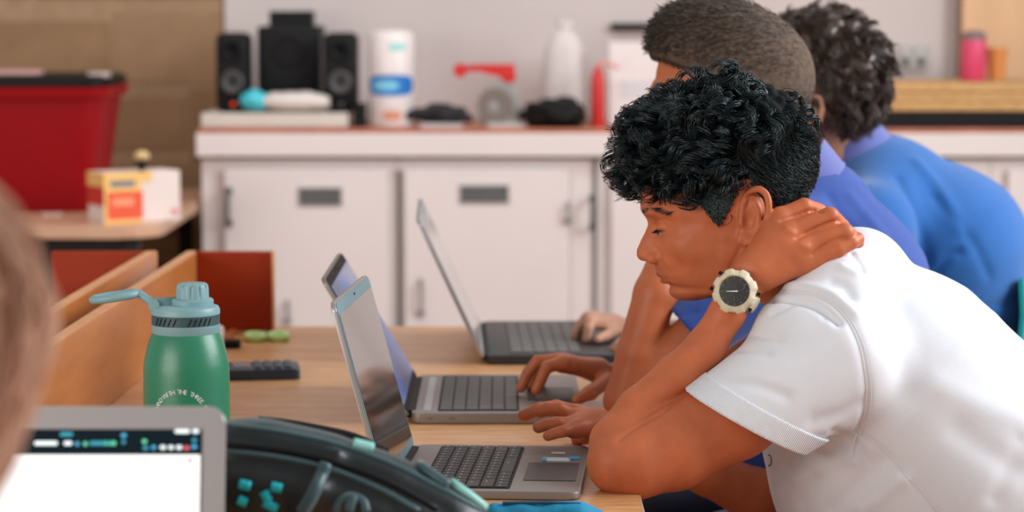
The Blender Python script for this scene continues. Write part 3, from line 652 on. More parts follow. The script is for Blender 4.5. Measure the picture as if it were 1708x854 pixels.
    return s, M, width, depth, zt
zt_ = TZ
nf = WZ(967, 836, TZ); ff = WZ(984, 758, TZ); dirn = (ff-nf); wn = np.linalg.norm(dirn); perp = np.array([-dirn[1], dirn[0], 0])/wn
lap1, M1, w1, d1, z1 = laptop('silver-grey laptop nearest the lens, under the elbow of the white shirt', nf, ff, nf+perp*0.222, ff+perp*0.222, math.radians(-15), 0.230, bezel=teal_bezel, legend=True, thick=0.009, pc=0.41, pw=0.38)
# near laptop: stickers on the palm rest
zs = z1+0.0004
for nm, px, py, sx_, sy_, mt in (('white sticker', 931, 756, 0.017, 0.010, mat('sticker_white', rgb(206, 200, 198), 0.5)), ('pale blue sticker', 928, 766, 0.034, 0.022, mat('sticker_pale', rgb(196, 212, 220), 0.5)), ('blue sticker', 958, 764, 0.014, 0.020, mat('sticker_blue', rgb(50, 150, 190), 0.5)), ('blue sticker stripe', 908, 767, 0.005, 0.020, bpy.data.materials.get('sticker_blue') or pad_m)):
    pt = lap1.matrix_basis.inverted() @ Vector(WZ(px, py, TZ+zs))
    MB().rbox((pt.x, pt.y, zs+(0.0005 if nm != 'pale blue sticker' else 0)), (sx_, sy_, 0.0006), 0.001).build('sticker', mt, lap1, label=nm+' on the palm rest')
scr2 = mat('wallpaper_screen', rgb(70, 78, 84), 0.10, col2=rgb(10, 86, 160), vscale=14, spec=0.9, coat=0.5)
def glow(m_, k):
    b = m_.node_tree.nodes['Principled BSDF']; m_.node_tree.links.new(b.inputs['Base Color'].links[0].from_socket, b.inputs['Emission Color']); b.inputs['Emission Strength'].default_value = k
glow(scr2, 0.9)
b2n = WZ(686, 708, TZ); b2f = WZ(700, 642, TZ); d2 = b2f-b2n; d2 = d2/np.linalg.norm(d2); p2 = np.array([d2[1], -d2[0], 0])
lap2, *_ = laptop('grey laptop in the middle, one hand resting on its touchpad', b2n+p2*0.235, b2f+p2*0.235, b2n, b2f, math.radians(-31), 0.222, scr=scr2, keycol=key_m2, strip=mat('pale_strip', rgb(180, 176, 172), 0.5))
for q in (0.055, 0.085): MB().rbox((q-0.03, 0.0015, 0.008), (0.009, 0.003, 0.003), 0.0012, axis='Y').build('port', blackr, lap2)
b3n = WZ(812, 609, TZ); b3f = WZ(806, 549, TZ)
b3f = np.array([b3n[0]-0.012, b3f[1]-0.01, TZ]); d3 = b3f-b3n; d3 /= np.linalg.norm(d3); p3 = np.array([d3[1], -d3[0], 0])
lap3, *_ = laptop('dark-cased laptop at the far end of the table', b3n+p3*0.245, b3f+p3*0.245, b3n, b3f, math.radians(-25), 0.245, dark=True, keycol=mat('mid_grey_key', rgb(96, 94, 92), 0.5), scr=mat('pale_screen', rgb(150, 148, 148), 0.12, spec=0.9, coat=0.5), bezel=mat('grey_bezel', rgb(150, 152, 152), 0.4))
# ------------------------------------------------------------ foreground laptop, screen to the lens
DL = 2.08; lx1 = PL(358, DL); lw = 0.345; lh = 0.235
s = thing('laptop', 'silver laptop in the left foreground showing a bright white page', 'laptop', (lx1-lw/2, DL, TZ), group=None)
lid_z = W(200, 695, DL)[2]-TZ
tilt = math.radians(-14); M = Matrix.Translation((0, 0.0, 0.016)) @ Matrix.Rotation(tilt, 4, 'X')
hL = (lid_z-0.016)/math.cos(tilt)
fg_alu = mat('foreground_silver', rgb(170, 166, 166), 0.4, metal=0.35)
MB().rbox((0, -0.12, 0.0085), (lw, 0.235, 0.014), 0.014, bev=0.002).build('base', fg_alu, s, smooth=True)
for fx in (-1, 1):
    for fy in (-0.03, -0.21): MB().lathe([(0.007, 0), (0.007, 0.002)], 10, c=(fx*0.14, fy, 0)).build('rubber_foot', blackr, s)
MB().rbox((0, 0.0035, hL/2), (lw, hL, 0.007), 0.014, axis='Y', bev=0.0018, M=M).build('lid', fg_alu, s, smooth=True)
MB().rbox((0, 0.002, 0.012), (lw*0.8, 0.012, 0.010), 0.004, bev=0.001).build('hinge', blackr, s)
bz = 0.0195; sw_, sh_ = lw-2*bz, hL-bz-0.026
page = mat('lit_page', rgb(238, 240, 240), 0.3, emis=rgb(236, 242, 244), estr=0.62); bar = mat('lit_toolbar', rgb(8, 20, 26), 0.6, spec=0.1, emis=rgb(8, 34, 44), estr=0.4)
zc_ = hL-bz-sh_/2
scr = MB().box((0, -0.0006, zc_), (sw_, 0.001, sh_), M=M).build('screen', blackr, s)
hb = 0.020
MB().box((0, -0.0014, hL-bz-hb/2-0.001), (sw_-0.002, 0.0006, hb), M=M).build('toolbar', bar, scr)
MB().box((0, -0.0014, hL-bz-hb-0.002-(sh_-hb-0.004)/2), (sw_-0.002, 0.0006, sh_-hb-0.004), M=M).build('page', page, scr)
def lit(n, c, e=0.8): return mat(n, rgb(*c), 0.4, emis=rgb(*c), estr=e)
icm = {'w': lit('icon_white', (214, 226, 230)), 'b': lit('icon_blue', (60, 150, 190)), 'g': lit('icon_green', (90, 190, 150)), 't': lit('icon_teal', (40, 130, 150)), 'r': lit('icon_red', (206, 80, 90))}
def ic(px, py, w_, c, nm='icon'):
    x = PL(px, DL)-(lx1-lw/2); z = hL-(py-695)*DL/F/math.cos(tilt)
    MB().rbox((x, -0.0020, z), (w_*DL/F, 7*DL/F, 0.0006), min(w_, 7)*0.45*DL/F, axis='Y', M=M).build(nm, icm[c], scr)
for k_, (px, py, w_, c) in enumerate([(285, 737, 26, 'w'), (308, 737, 12, 'w'), (184, 744, 9, 'b'), (184, 755, 7, 't'), (220, 754, 8, 'g'), (85, 742, 22, 't'), (306, 752, 8, 't'), (222, 765, 9, 't'), (236, 764, 8, 'b'), (252, 764, 10, 'w'), (266, 764, 9, 'w'), (280, 764, 10, 'w'), (293, 765, 9, 'r'), (306, 763, 9, 'b'), (104, 758, 7, 'b'), (118, 758, 7, 'g')]): ic(px, py, w_, c)
for px, w_, c in ((50, 40, 'w'), (88, 14, 'w'), (145, 40, 't'), (160, 22, 'g')): ic(px, 757, w_, c, 'tab_title')
ic(299, 786, 7, 'r'); 
for px, w_ in ((170, 60), (225, 14), (262, 34)):
    x = PL(px, DL)-(lx1-lw/2); z = hL-(786-695)*DL/F/math.cos(tilt); MB().box((x, -0.0019, z), (w_*DL/F, 0.0004, 3.5*DL/F), M=M).build('text_line', lit('text_grey', (206, 218, 216), 0.7), scr)
MB().rbox((0, -0.20, 0.0157), (0.105, 0.06, 0.0006), 0.003).build('touchpad', pad_m, s)
kbm = None
for r in range(6):
    for c in range(14):
        if kbm is None: o = MB().box((0, 0, 0), (0.0185, 0.0155, 0.0016)).build('key', key_m, s); kbm = o.data
        else: o = bpy.data.objects.new('key', kbm); COL.objects.link(o); o.parent = s
        o.location = (-0.137+c*0.0211, -0.042-r*0.0185, 0.0163)
# ------------------------------------------------------------ green drinks bottle
DB = 2.78; bx = PL(305.5, DB); r0 = R(72.5, DB); ztop = W(315, 472, DB)[2]-TZ
btl = thing('water_bottle', 'green steel water bottle with a pale blue screw lid and carry loop', 'bottle', (bx, DB, TZ))
zb = lambda py: W(305, py, DB)[2]-TZ
green = mat('green_powder_coat', rgb(42, 122, 92), 0.30, var=0.03, vscale=6, bump=0.15, bscale=900, coat=0.1); lidm = mat('pale_blue_lid', rgb(122, 160, 166), 0.42); darkband = mat('dark_rubber_band', rgb(54, 78, 84), 0.5)
neck = R(55, DB)
m_ = MB(); m_.lathe([(r0*0.90, 0), (r0*0.97, 0.002), (r0, 0.008), (r0, zb(640)), (r0*0.995, zb(612)), (r0*0.97, zb(600)), (r0*0.925, zb(585)), (r0*0.86, zb(568)), (neck*1.03, zb(556)), (neck*1.0, zb(553)), (neck*1.0, zb(549)), (neck*0.93, zb(547)), (neck*0.93, zb(541))], 64); m_.build('bottle_body', green, btl, smooth=True)
rl = R(57.5, DB)
m_ = MB(); m_.lathe([(rl*0.96, zb(555)), (rl*0.985, zb(553)), (rl*0.985, zb(545)), (rl, zb(543)), (rl, zb(540)), (rl*0.96, zb(539))], 56); m_.build('lower_ring', lidm, btl, smooth=True)
m_ = MB(); m_.lathe([(rl*0.96, zb(541)), (rl*0.99, zb(540)), (rl*0.99, zb(524)), (rl*0.96, zb(523))], 56); bd = m_.build('grip_band', darkband, btl, smooth=True)
m_ = MB(); m_.lathe([(rl*0.96, zb(524)), (rl*1.0, zb(523)), (rl*1.0, zb(516)), (rl*0.96, zb(511)), (rl*0.80, zb(508)), (rl*0.5, zb(507))], 56); m_.build('lid_base', lidm, btl, smooth=True)
for k_ in range(10):
    a0 = -PI/2+0.20+k_*0.16 if k_ < 5 else -PI/2-0.25-(k_-5)*0.16
    MB().tube([((rl+0.0001)*math.cos(a0+0.10*t), (rl+0.0001)*math.sin(a0+0.10*t), zb(538)+(zb(526)-zb(538))*t) for t in (0, .5, 1)], 0.0006, 5).build('groove', blackr, bd)
xc = R(12, DB)                                         # the drinking cap stands off centre
m_ = MB(); m_.lathe([(R(35, DB), zb(508)), (R(35, DB), zb(500)), (R(33, DB), zb(498)), (R(28, DB), zb(497))], 40, c=(xc, 0, 0)); m_.build('spout_collar', lidm, btl, smooth=True)
m_ = MB(); n = 120; prof = [(27.5, 499), (27, 480), (25.5, 474), (22, 472)]; rings = []
for rp, py in prof:
    rings.append([m_.bm.verts.new((xc+R(rp, DB)*(1-(0.075 if (k_ % 10) < 3 and py > 472.5 and py < 499 else 0))*math.cos(2*PI*k_/n), R(rp, DB)*(1-(0.075 if (k_ % 10) < 3 and py > 472.5 and py < 499 else 0))*math.sin(2*PI*k_/n), zb(py))) for k_ in range(n)])
for a, b in zip(rings, rings[1:]):
    for k_ in range(n): m_.bm.faces.new((a[k_], a[(k_+1) % n], b[(k_+1) % n], b[k_]))
m_.bm.faces.new(rings[-1]); m_.build('screw_cap', lidm, btl, smooth=True)
# strap from the collar, hinge pin, carry loop
o = MB(); o.tube([(-R(15, DB), 0, zb(505)), (-R(45, DB), -0.004, zb(506)), (-R(54, DB), -0.006, zb(506))], 0.0052, 10, flat=1.5); o.build('strap', lidm, btl, smooth='all')
MB().lathe([(0.0001, -0.012), (0.0062, -0.012), (0.0062, 0.010), (0.0001, 0.010)], 16, M=Matrix.Translation((-R(50, DB), -0.006, zb(507))) @ Matrix.Rotation(PI/2, 4, 'X')).build('hinge_pin', lidm, btl, smooth=True)
lp = [(-R(50, DB), -0.006, zb(506)), (-R(62, DB), -0.005, zb(499)), (-R(76, DB), -0.003, zb(490)), (-R(90, DB), -0.001, zb(488))]
MB().tube(fine(lp, 4), 0.0046, 10).build('loop_arm', lidm, btl, smooth='all')
cx_ = -R(118, DB); lo = [(cx_+R(37, DB)*math.cos(a), 0.018*math.sin(a), zb(494.5)+0.0035*math.cos(a)) for a in np.linspace(0, 2*PI, 40, endpoint=False)]
MB().tube(lo, 0.0046, 10, closed=True).build('carry_loop', lidm, btl, smooth='all')
# print on the bottle: a ring of lettering and three slanted bars
def glyph(ch, size):
    c = bpy.data.curves.new('glyph', 'FONT'); c.body = ch; c.size = size; c.align_x = 'CENTER'; c.resolution_u = 3
    o = bpy.data.objects.new('glyph', c); COL.objects.link(o); dg = bpy.context.evaluated_depsgraph_get(); me = bpy.data.meshes.new_from_object(o.evaluated_get(dg))
    v = [tuple(x.co) for x in me.vertices]; f = [list(p.vertices) for p in me.polygons]; bpy.data.objects.remove(o); return v, f
msg = 'THE BRAND WITH THE THREE STRIPES'; DS = DB-r0; zs_ = lambda py: W(305, py, DS)[2]-TZ; pc = (PL(294, DS)-bx, zs_(699)); rad = R(42.5, DS); gl = {}
m_ = MB(); span = math.radians(208); n = len(msg); white_ink = mat('white_ink', rgb(214, 222, 218), 0.5)
bpy.context.view_layer.update()
for i, ch in enumerate(msg):
    if ch == ' ': continue
    if ch not in gl: gl[ch] = glyph(ch, R(11.2, DS))
    a = PI/2+span/2-span*i/(n-1)+math.radians(-2); v, f = gl[ch]; nv = []
    for x, y, z in v:
        ux, uy = math.cos(a)*(rad+y)+math.sin(a)*x, math.sin(a)*(rad+y)-math.cos(a)*x
        u = pc[0]+ux; zz_ = pc[1]+uy; th_ = math.asin(max(-1, min(1, pc[0]/r0)))+ux/r0; rr_ = r0+0.0004
        nv.append(m_.bm.verts.new((rr_*math.sin(th_), -rr_*math.cos(th_), zz_)))
    for q in f:
        try: m_.bm.faces.new([nv[j] for j in q])
        except ValueError: pass
o = m_.build('ring_lettering', white_ink, btl); o['kind'] = 'stuff'
for x0, h_ in ((-20, 17), (0, 31), (20, 43)):
    m_ = MB(); w_ = 9.5; K = 6; base = -22; row = []
    for j in range(K+1):
        t = j/K
        for e in (0, 1):
            ux = R(x0+e*w_-(t*h_)*0.55, DB); uz = pc[1]+R(base+t*h_+(5 if e == 0 else 0)*0, DB); th_ = math.asin(pc[0]/r0)+ux/r0
            row.append(m_.bm.verts.new(((r0+0.0004)*math.sin(th_), -(r0+0.0004)*math.cos(th_), uz-R(e*5, DB))))
    for j in range(K): m_.bm.faces.new((row[2*j], row[2*j+1], row[2*j+3], row[2*j+2]))
    m_.build('stripe', white_ink, btl)
# ------------------------------------------------------------ small things further along the table
p = WZ(436, 628, TZ); s = thing('calculator', 'dark blue pocket calculator lying on the table right of the green bottle', 'calculator', (p[0], p[1], TZ), rotz=math.radians(8))
navy_p = mat('navy_plastic', rgb(38, 52, 66), 0.4); MB().rbox((0, 0, 0.009), (0.115, 0.085, 0.016), 0.008, bev=0.003).build('case', navy_p, s, smooth=True)
MB().rbox((-0.030, 0.01, 0.0175), (0.028, 0.06, 0.002), 0.002).build('display', mat('grey_lcd', rgb(120, 130, 128), 0.2), s)
kk = None
for r in range(4):
    for c in range(4):
        if kk is None: o = MB().rbox((0, 0, 0), (0.011, 0.012, 0.004), 0.002, bev=0.001).build('button', mat('dark_button', rgb(74, 84, 94), 0.5), s); kk = o.data
        else: o = bpy.data.objects.new('button', kk); COL.objects.link(o); o.parent = s
        o.location = (-0.006+r*0.0155, -0.027+c*0.018, 0.0185)
p = WZ(444, 566, TZ); s = thing('scissors', 'small lime green handled scissors on the far side of the table', 'scissors', (p[0], p[1], TZ), rotz=math.radians(100)); lime = mat('lime_plastic', rgb(200, 244, 160), 0.4)
for q in (-1, 1): MB().tube([(-0.012+0.024*math.cos(a)*1.1, q*0.020+0.014*math.sin(a), 0.0075) for a in np.linspace(0, 2*PI, 24, endpoint=False)], 0.0062, 8, closed=True).build('handle', lime, s, smooth='all')
for q in (-1, 1): MB().prism([(0.010, q*0.012-0.004), (0.010, q*0.012+0.004), (0.075, -q*0.004+0.001), (0.078, -q*0.004-0.001)], 0.0015, c=(0, 0, 0.004+q*0.0009)).build('blade', mat('pale_blade', rgb(196, 206, 190), 0.4), s)
p = WZ(380, 580, TZ); tag(MB().rbox((0, 0, 0.007), (0.042, 0.03, 0.012), 0.006, bev=0.003).build('eraser', blackr, loc=(p[0], p[1], TZ)), 'small black eraser beside the timber tray', 'eraser')
p = WZ(362, 600, TZ); s = thing('glue_stick', 'grey capped glue stick half hidden behind the green bottle', 'glue stick', (p[0], p[1], TZ))
MB().lathe([(0.010, 0), (0.011, 0.002), (0.011, 0.040), (0.0095, 0.042)], 20).build('tube', mat('glue_grey', rgb(186, 180, 172), 0.4), s, smooth=True); MB().lathe([(0.0118, 0.038), (0.0118, 0.052), (0.009, 0.055), (0.0001, 0.055)], 20, close=False).build('cap', mat('cap_grey', rgb(206, 200, 194), 0.4), s, smooth=True)
# ------------------------------------------------------------ wristwatch on the raised wrist
s = thing('wristwatch', 'chunky cream sports watch with a round dark dial on the raised wrist', 'watch', W(1226, 486, 2.972))
wn_ = np.array((-0.20, -0.93, 0.14)); wn_ /= np.linalg.norm(wn_); fdir = W(1240, 470, 3.0)-W(1178, 578, 2.99); fdir /= np.linalg.norm(fdir)
fd = fdir-wn_*(fdir @ wn_); fd /= np.linalg.norm(fd); bd_ = np.cross(wn_, fd); MW = Matrix(((bd_[0], fd[0], wn_[0], 0), (bd_[1], fd[1], wn_[1], 0), (bd_[2], fd[2], wn_[2], 0), (0, 0, 0, 1)))
cream = mat('cream_resin', rgb(214, 205, 178), 0.45, var=0.03, vscale=40); dial_m = mat('dark_dial', rgb(44, 46, 44), 0.25); wp_ = lambda px: R(px, 2.97)
m_ = MB(); n = 72
def wr_(r, z, amp=0.0): return [m_.bm.verts.new(((r*(1+amp*(1 if math.cos(8*2*PI*k_/n) > 0.1 else -1)))*math.cos(2*PI*k_/n), (r*(1+amp*(1 if math.cos(8*2*PI*k_/n) > 0.1 else -1)))*math.sin(2*PI*k_/n), z)) for k_ in range(n)]
rs_ = [wr_(wp_(34), -0.007), wr_(wp_(37), -0.003, 0.03), wr_(wp_(37), 0.002, 0.05), wr_(wp_(34), 0.0055, 0.045), wr_(wp_(27.5), 0.0078, 0.02), wr_(wp_(25), 0.0045)]
for a, b in zip(rs_, rs_[1:]):
    for k_ in range(n): m_.bm.faces.new((a[k_], a[(k_+1) % n], b[(k_+1) % n], b[k_]))
m_.bm.faces.new(rs_[0][::-1]); bmesh.ops.transform(m_.bm, matrix=MW, verts=m_.bm.verts); m_.build('case', cream, s, smooth=True)
MB().lathe([(0.0001, 0.0052), (wp_(25.5), 0.0050), (wp_(25.5), 0.003)], 40, M=MW, close=False).build('dial', dial_m, s, smooth=True)
for a in range(0, 360, 30): MB().box((wp_(24)*math.cos(math.radians(a)), wp_(24)*math.sin(math.radians(a)), 0.0054), (0.0022, 0.0009, 0.0006), rz=math.radians(a), M=None).bm.free()
MWi = MW.inverted()
def wdir(dx, dz):                                        # a direction seen in the picture, laid on the dial
    v = MWi @ Vector((dx, 0, dz)); return math.atan2(v.y, v.x)
a_ = wdir(-1, 0.0)
MB().prism([(0.004, -0.0009), (0.004, 0.0009), (-wp_(14), 0.0003), (-wp_(14), -0.0003)][::-1], 0.0006, M=MW @ Matrix.Translation((0, 0, 0.0058)) @ Matrix.Rotation(a_+PI, 4, 'Z')).build('watch_hand', mat('pale_hand', rgb(226, 226, 214), 0.4), s)
for k_ in range(12):
    a = 2*PI*k_/12; MB().box((wp_(22), 0, 0.0055), (0.0024, 0.0008, 0.0005), M=MW @ Matrix.Rotation(a, 4, 'Z')).build('hour_mark', mat('mark_grey', rgb(120, 122, 116), 0.5) if k_ == 0 else bpy.data.materials['mark_grey'], s)
for dx, dy, r_ in ((-7, 12, 7.5), (9, -8, 8.5), (8, 10, 5)):
    ca_ = wdir(1, 0); x = wp_(dx)*math.cos(ca_)-wp_(dy)*math.sin(ca_); y = wp_(dx)*math.sin(ca_)+wp_(dy)*math.cos(ca_)
    MB().lathe([(wp_(r_)*0.82, 0.0052), (wp_(r_), 0.0056), (wp_(r_), 0.005)], 24, c=(x, y, 0), M=MW, close=False).build('sub_dial', mat('sub_dial', rgb(78, 80, 76), 0.4), s)
for q in (-1, 1):
    for k_ in (-1, 1): MB().lathe([(0.0022, 0), (0.0022, 0.004), (0.0001, 0.0042)], 12, M=MW @ Matrix.Translation((q*wp_(34), k_*wp_(15), -0.001)) @ Matrix.Rotation(q*PI/2, 4, 'Y')).build('push_button', blackr, s)
# strap round the wrist: an oval band in the plane across the forearm
wc = np.array(W(1229, 492, 3.0)); c0 = np.array(W(1226, 486, 2.972)); axu = -bd_; n = 40; pts = []
a1 = wn_; a2 = np.cross(fd, wn_)
for k_ in range(n):
    a = 2*PI*k_/n; pts.append(wc-c0+a1*0.0262*math.cos(a)+a2*0.0262*math.sin(a))
MB().tube([tuple(p) for p in pts], 0.0105, 10, closed=True, flat=0.20, up=tuple(a1)).build('strap', cream, s, smooth='all')
# ------------------------------------------------------------ backpack lying on the table in front of the laptops
bagm = mat('black_nylon', rgb(12, 16, 18), 0.42, sheen=0.14, var=0.35, vscale=7, bump=0.5, bscale=60, coat=0.15)
bagm.node_tree.nodes['Principled BSDF'].inputs['Sheen Tint'].default_value = (0.35, 0.85, 0.95, 1)
bagp = mat('teal_grey_nylon', rgb(52, 84, 92), 0.40, sheen=0.3, var=0.3, vscale=9, bump=0.4, bscale=70); cyan = mat('cyan_print', rgb(20, 190, 206), 0.5); mint = mat('mint_plastic', rgb(150, 214, 206), 0.35)
DP = 2.40; bp_ = thing('backpack', 'black and teal backpack lying on the table in the foreground', 'backpack', (PL(600, DP), DP, TZ))
def bpt(px, py, D, r): return (W(px, py, D), R(r, D))
P = []
ridge = [(330, 790, 80), (430, 803, 90), (540, 822, 82), (640, 852, 76), (730, 890, 66), (800, 925, 58)]
for y_, dz in ((2.31, 0.0), (2.40, 0.0), (2.47, 4)): P += chain([bpt(a, b+dz, y_, r) for a, b, r in ridge], k=0.04)
P.append(Prim(lambda Q: TZ+0.001-Q[:, 2], (-9, -9, -9), (9, 9, 9), 'i', 0.004))
V, Q = sdf_mesh(P, 0.004); bB = bvh_of(V, Q)
def bdrop(px, py):
    d = Vector(W(px, py, 2.4))-CP; d.normalize(); h = bB.ray_cast(CP, d); return None if h[0] is None else np.array(h[0])
Nn = vnormals(V, Q); 
for pts, r, amp in (([(360, 762), (450, 775), (560, 800), (660, 840)], 0.010, -0.006), ([(400, 730), (520, 760), (640, 800), (740, 848)], 0.010, -0.004), ([(500, 854), (545, 790), (560, 760)], 0.008, 0.006)):
    pp = [bdrop(*p) for p in fine(pts, 5)]; pp = [p for p in pp if p is not None]
    if len(pp) > 1: d_ = segdist(V, pp); V = V+Nn*(amp*np.exp(-(d_/r)**2))[:, None]
off(link('bag_body', np_mesh('bag_body', V, Q), bagm, bp_))
bB = bvh_of(V, Q)
def on_bag(name, pix, r, mt, flat=1.0, lift=0.0, n=8, closed=False):
    pp = [bdrop(*p) for p in fine(pix, 5)]; pp = [p+np.array((0, -lift, lift*0.6)) for p in pp if p is not None]
    if len(pp) < 2: print('bag miss', name); return None
    m_ = MB(); m_.tube(pp, r, n, flat=flat); return off(m_.build(name, mt, bp_, smooth='all'))
on_bag('piping', [(362, 706), (440, 716), (540, 735), (640, 768), (730, 812), (800, 850)], 0.0026, bagp)
on_bag('zip', [(380, 742), (470, 752), (560, 772), (650, 806), (730, 850)], 0.0030, blackr)
on_bag('piping', [(372, 752), (470, 764), (556, 784), (640, 818), (700, 852)], 0.0022, bagp)
on_bag('side_strap', [(504, 856), (520, 830), (534, 800), (544, 776)], 0.0060, bagp, flat=1.0, lift=0.002)
on_bag('zip_pull', [(590, 742), (606, 746), (622, 750)], 0.0050, mint, lift=0.004)
on_bag('zip_pull', [(700, 778), (724, 796), (748, 812)], 0.0050, bagp, lift=0.004)
on_bag('zip_pull', [(752, 806), (780, 826), (808, 848)], 0.0045, mint, lift=0.003)
for q in ([(400, 808), (418, 812)], [(452, 812), (470, 816)], [(398, 834), (412, 840)], [(440, 838), (462, 850)], [(440, 820), (448, 836)]): on_bag('cyan_mark', q, 0.0046, cyan, lift=0.001)
on_bag('eyelet_ring', [(560, 856), (568, 838), (588, 830), (606, 838), (612, 856)], 0.0040, bagp, lift=0.002)
on_bag('toggle', [(582, 856), (586, 842), (590, 832)], 0.0045, bagp, lift=0.005)
# dark carry handle along the top of the bag
hp = [W(*p) for p in ((430, 708, 2.50), (470, 712, 2.50), (530, 722, 2.50), (590, 736, 2.50), (640, 760, 2.48))]
MB().tube(fine(hp, 4), 0.0085, 10).build('carry_handle', blackr, bp_).matrix_parent_inverse = bp_.matrix_basis.inverted()
# blue pencil case in front of the near laptop
p = WZ(925, 870, TZ); pcx, pcy = PL(915, 2.72), 2.72; s = thing('pencil_case', 'bright blue fabric pencil case in front of the near laptop', 'pencil case', (pcx, pcy, TZ))
zt2 = W(915, 838, 2.72)[2]-TZ; rr = zt2/2; pblue = mat('bright_blue_fabric', rgb(24, 134, 176), 0.7, var=0.12, vscale=30, bump=0.5, bscale=80)
Pp = chain([((pcx-0.055, 2.72, TZ+rr), rr*1.0), ((pcx+0.03, 2.72, TZ+rr), rr), ((pcx+0.055, 2.72, TZ+rr*0.72), rr*0.72)], k=0.01, ax=(0, 1, 0), sc=1.3); V, Q = sdf_mesh(Pp, 0.003)
V[:, 2] += 0.0012*np.sin(V[:, 0]*160)*np.clip((V[:, 2]-TZ)/zt2, 0, 1); V[:, 2] = np.maximum(V[:, 2], TZ+0.0005)
off(link('pouch', np_mesh('pouch', V, Q), pblue, s)); MB().tube([(-0.05, -0.006, zt2+0.0005), (0, -0.006, zt2+0.001), (0.035, -0.006, zt2-0.001)], 0.0022, 6).build('zip', mat('dark_blue_zip', rgb(20, 80, 110), 0.6), s)
# ------------------------------------------------------------ moulded chairs under the students
def chair(lab, x, y, mt, seat_z=0.43, rz=0.0):
    c = thing('chair', lab, 'chair', (x, y, 0), group='moulded chairs along the table', rotz=rz)
    m_ = MB(); n, k = 10, 9; g = []
    for i in range(n):                                  # seat and back as one curved shell, open towards -x
        for j in range(k):
            pass
    prof = [(-0.20, seat_z-0.02), (-0.19, seat_z), (-0.05, seat_z-0.012), (0.10, seat_z-0.012), (0.165, seat_z+0.02), (0.195, seat_z+0.09), (0.225, seat_z+0.22), (0.245, seat_z+0.36), (0.247, seat_z+0.42)]
    for px_, pz in prof:
        g.append([m_.bm.verts.new((px_-0.03*(abs(t)**2)*(1 if pz > seat_z+0.05 else 0), t*(0.20 if pz < seat_z+0.3 else 0.20-(pz-seat_z-0.3)*0.5), pz+0.012*t*t)) for t in np.linspace(-1, 1, k)])
    for a, b in zip(g, g[1:]):
        for j in range(k-1): m_.bm.faces.new((a[j], a[j+1], b[j+1], b[j]))
    bmesh.ops.recalc_face_normals(m_.bm, faces=m_.bm.faces); bmesh.ops.solidify(m_.bm, geom=m_.bm.faces[:], thickness=0.008)
    m_.build('seat_shell', mt, c, smooth=True)
    for sx in (-1, 1):
        for sy in (-1, 1): MB().tube([(sx*0.13, sy*0.14, seat_z-0.015), (sx*0.19, sy*0.19, 0.0)], 0.011, 8).build('leg', steel, c, smooth=True)
    return c
teal_p = mat('teal_plastic', rgb(16, 158, 158), 0.4)
chair('teal moulded chair behind the bright blue shirt, its back at the right edge', 0.625, 4.26, teal_p)
chair('teal moulded chair under the person in the violet-blue shirt', 0.57, 3.62, teal_p)
chair('teal moulded chair under the person in the white shirt', 0.70, 3.13, teal_p)
chair('teal moulded chair in the left foreground under the auburn-haired person', -0.36, 1.05, teal_p, rz=-PI/2)
# ============================================================ PEOPLE
class Frame:
    """head-local frame: units are photo pixels at distance D0 (x right, y down, d away), mid-plane of the head at d = 0"""
    def __init__(s, c_world, c_loc, scale, rot=(0, 0, 0)):      # rot: pitch (about depth axis), yaw about vertical, roll
        s.c = np.array(c_world, float); s.l = np.array(c_loc, float); s.s = scale
        A = np.array(Matrix.Rotation(rot[1], 3, 'Z') @ Matrix.Rotation(rot[2], 3, 'X') @ Matrix.Rotation(rot[0], 3, 'Y'))
        s.ex, s.ed, s.ez = A[:, 0], A[:, 1], A[:, 2]
    def loc(s, P):
        q = (P-s.c)/s.s; return np.stack([s.l[0]+q @ s.ex, s.l[1]-q @ s.ez, q @ s.ed], 1)
    def world(s, L):
        L = np.atleast_2d(np.array(L, float)); a = L[:, 0:1]-s.l[0]; b = s.l[1]-L[:, 1:2]; c = L[:, 2:3]
        return s.c + s.s*(a*s.ex+b*s.ez+c*s.ed)
    def wrap(s, p, mirror=True):
        f0 = p.f
        def f(P):
            q = s.loc(P)
            if mirror: q[:, 2] = -np.abs(q[:, 2])
            return f0(q)*s.s
        lo, hi = p.lo.copy(), p.hi.copy()
        if mirror: m = max(abs(lo[2]), abs(hi[2])); lo[2] = -m; hi[2] = m
        cs = s.world([[x, y, z] for x in (lo[0], hi[0]) for y in (lo[1], hi[1]) for z in (lo[2], hi[2])])
        return Prim(f, cs.min(0), cs.max(0), p.op, p.k*s.s)
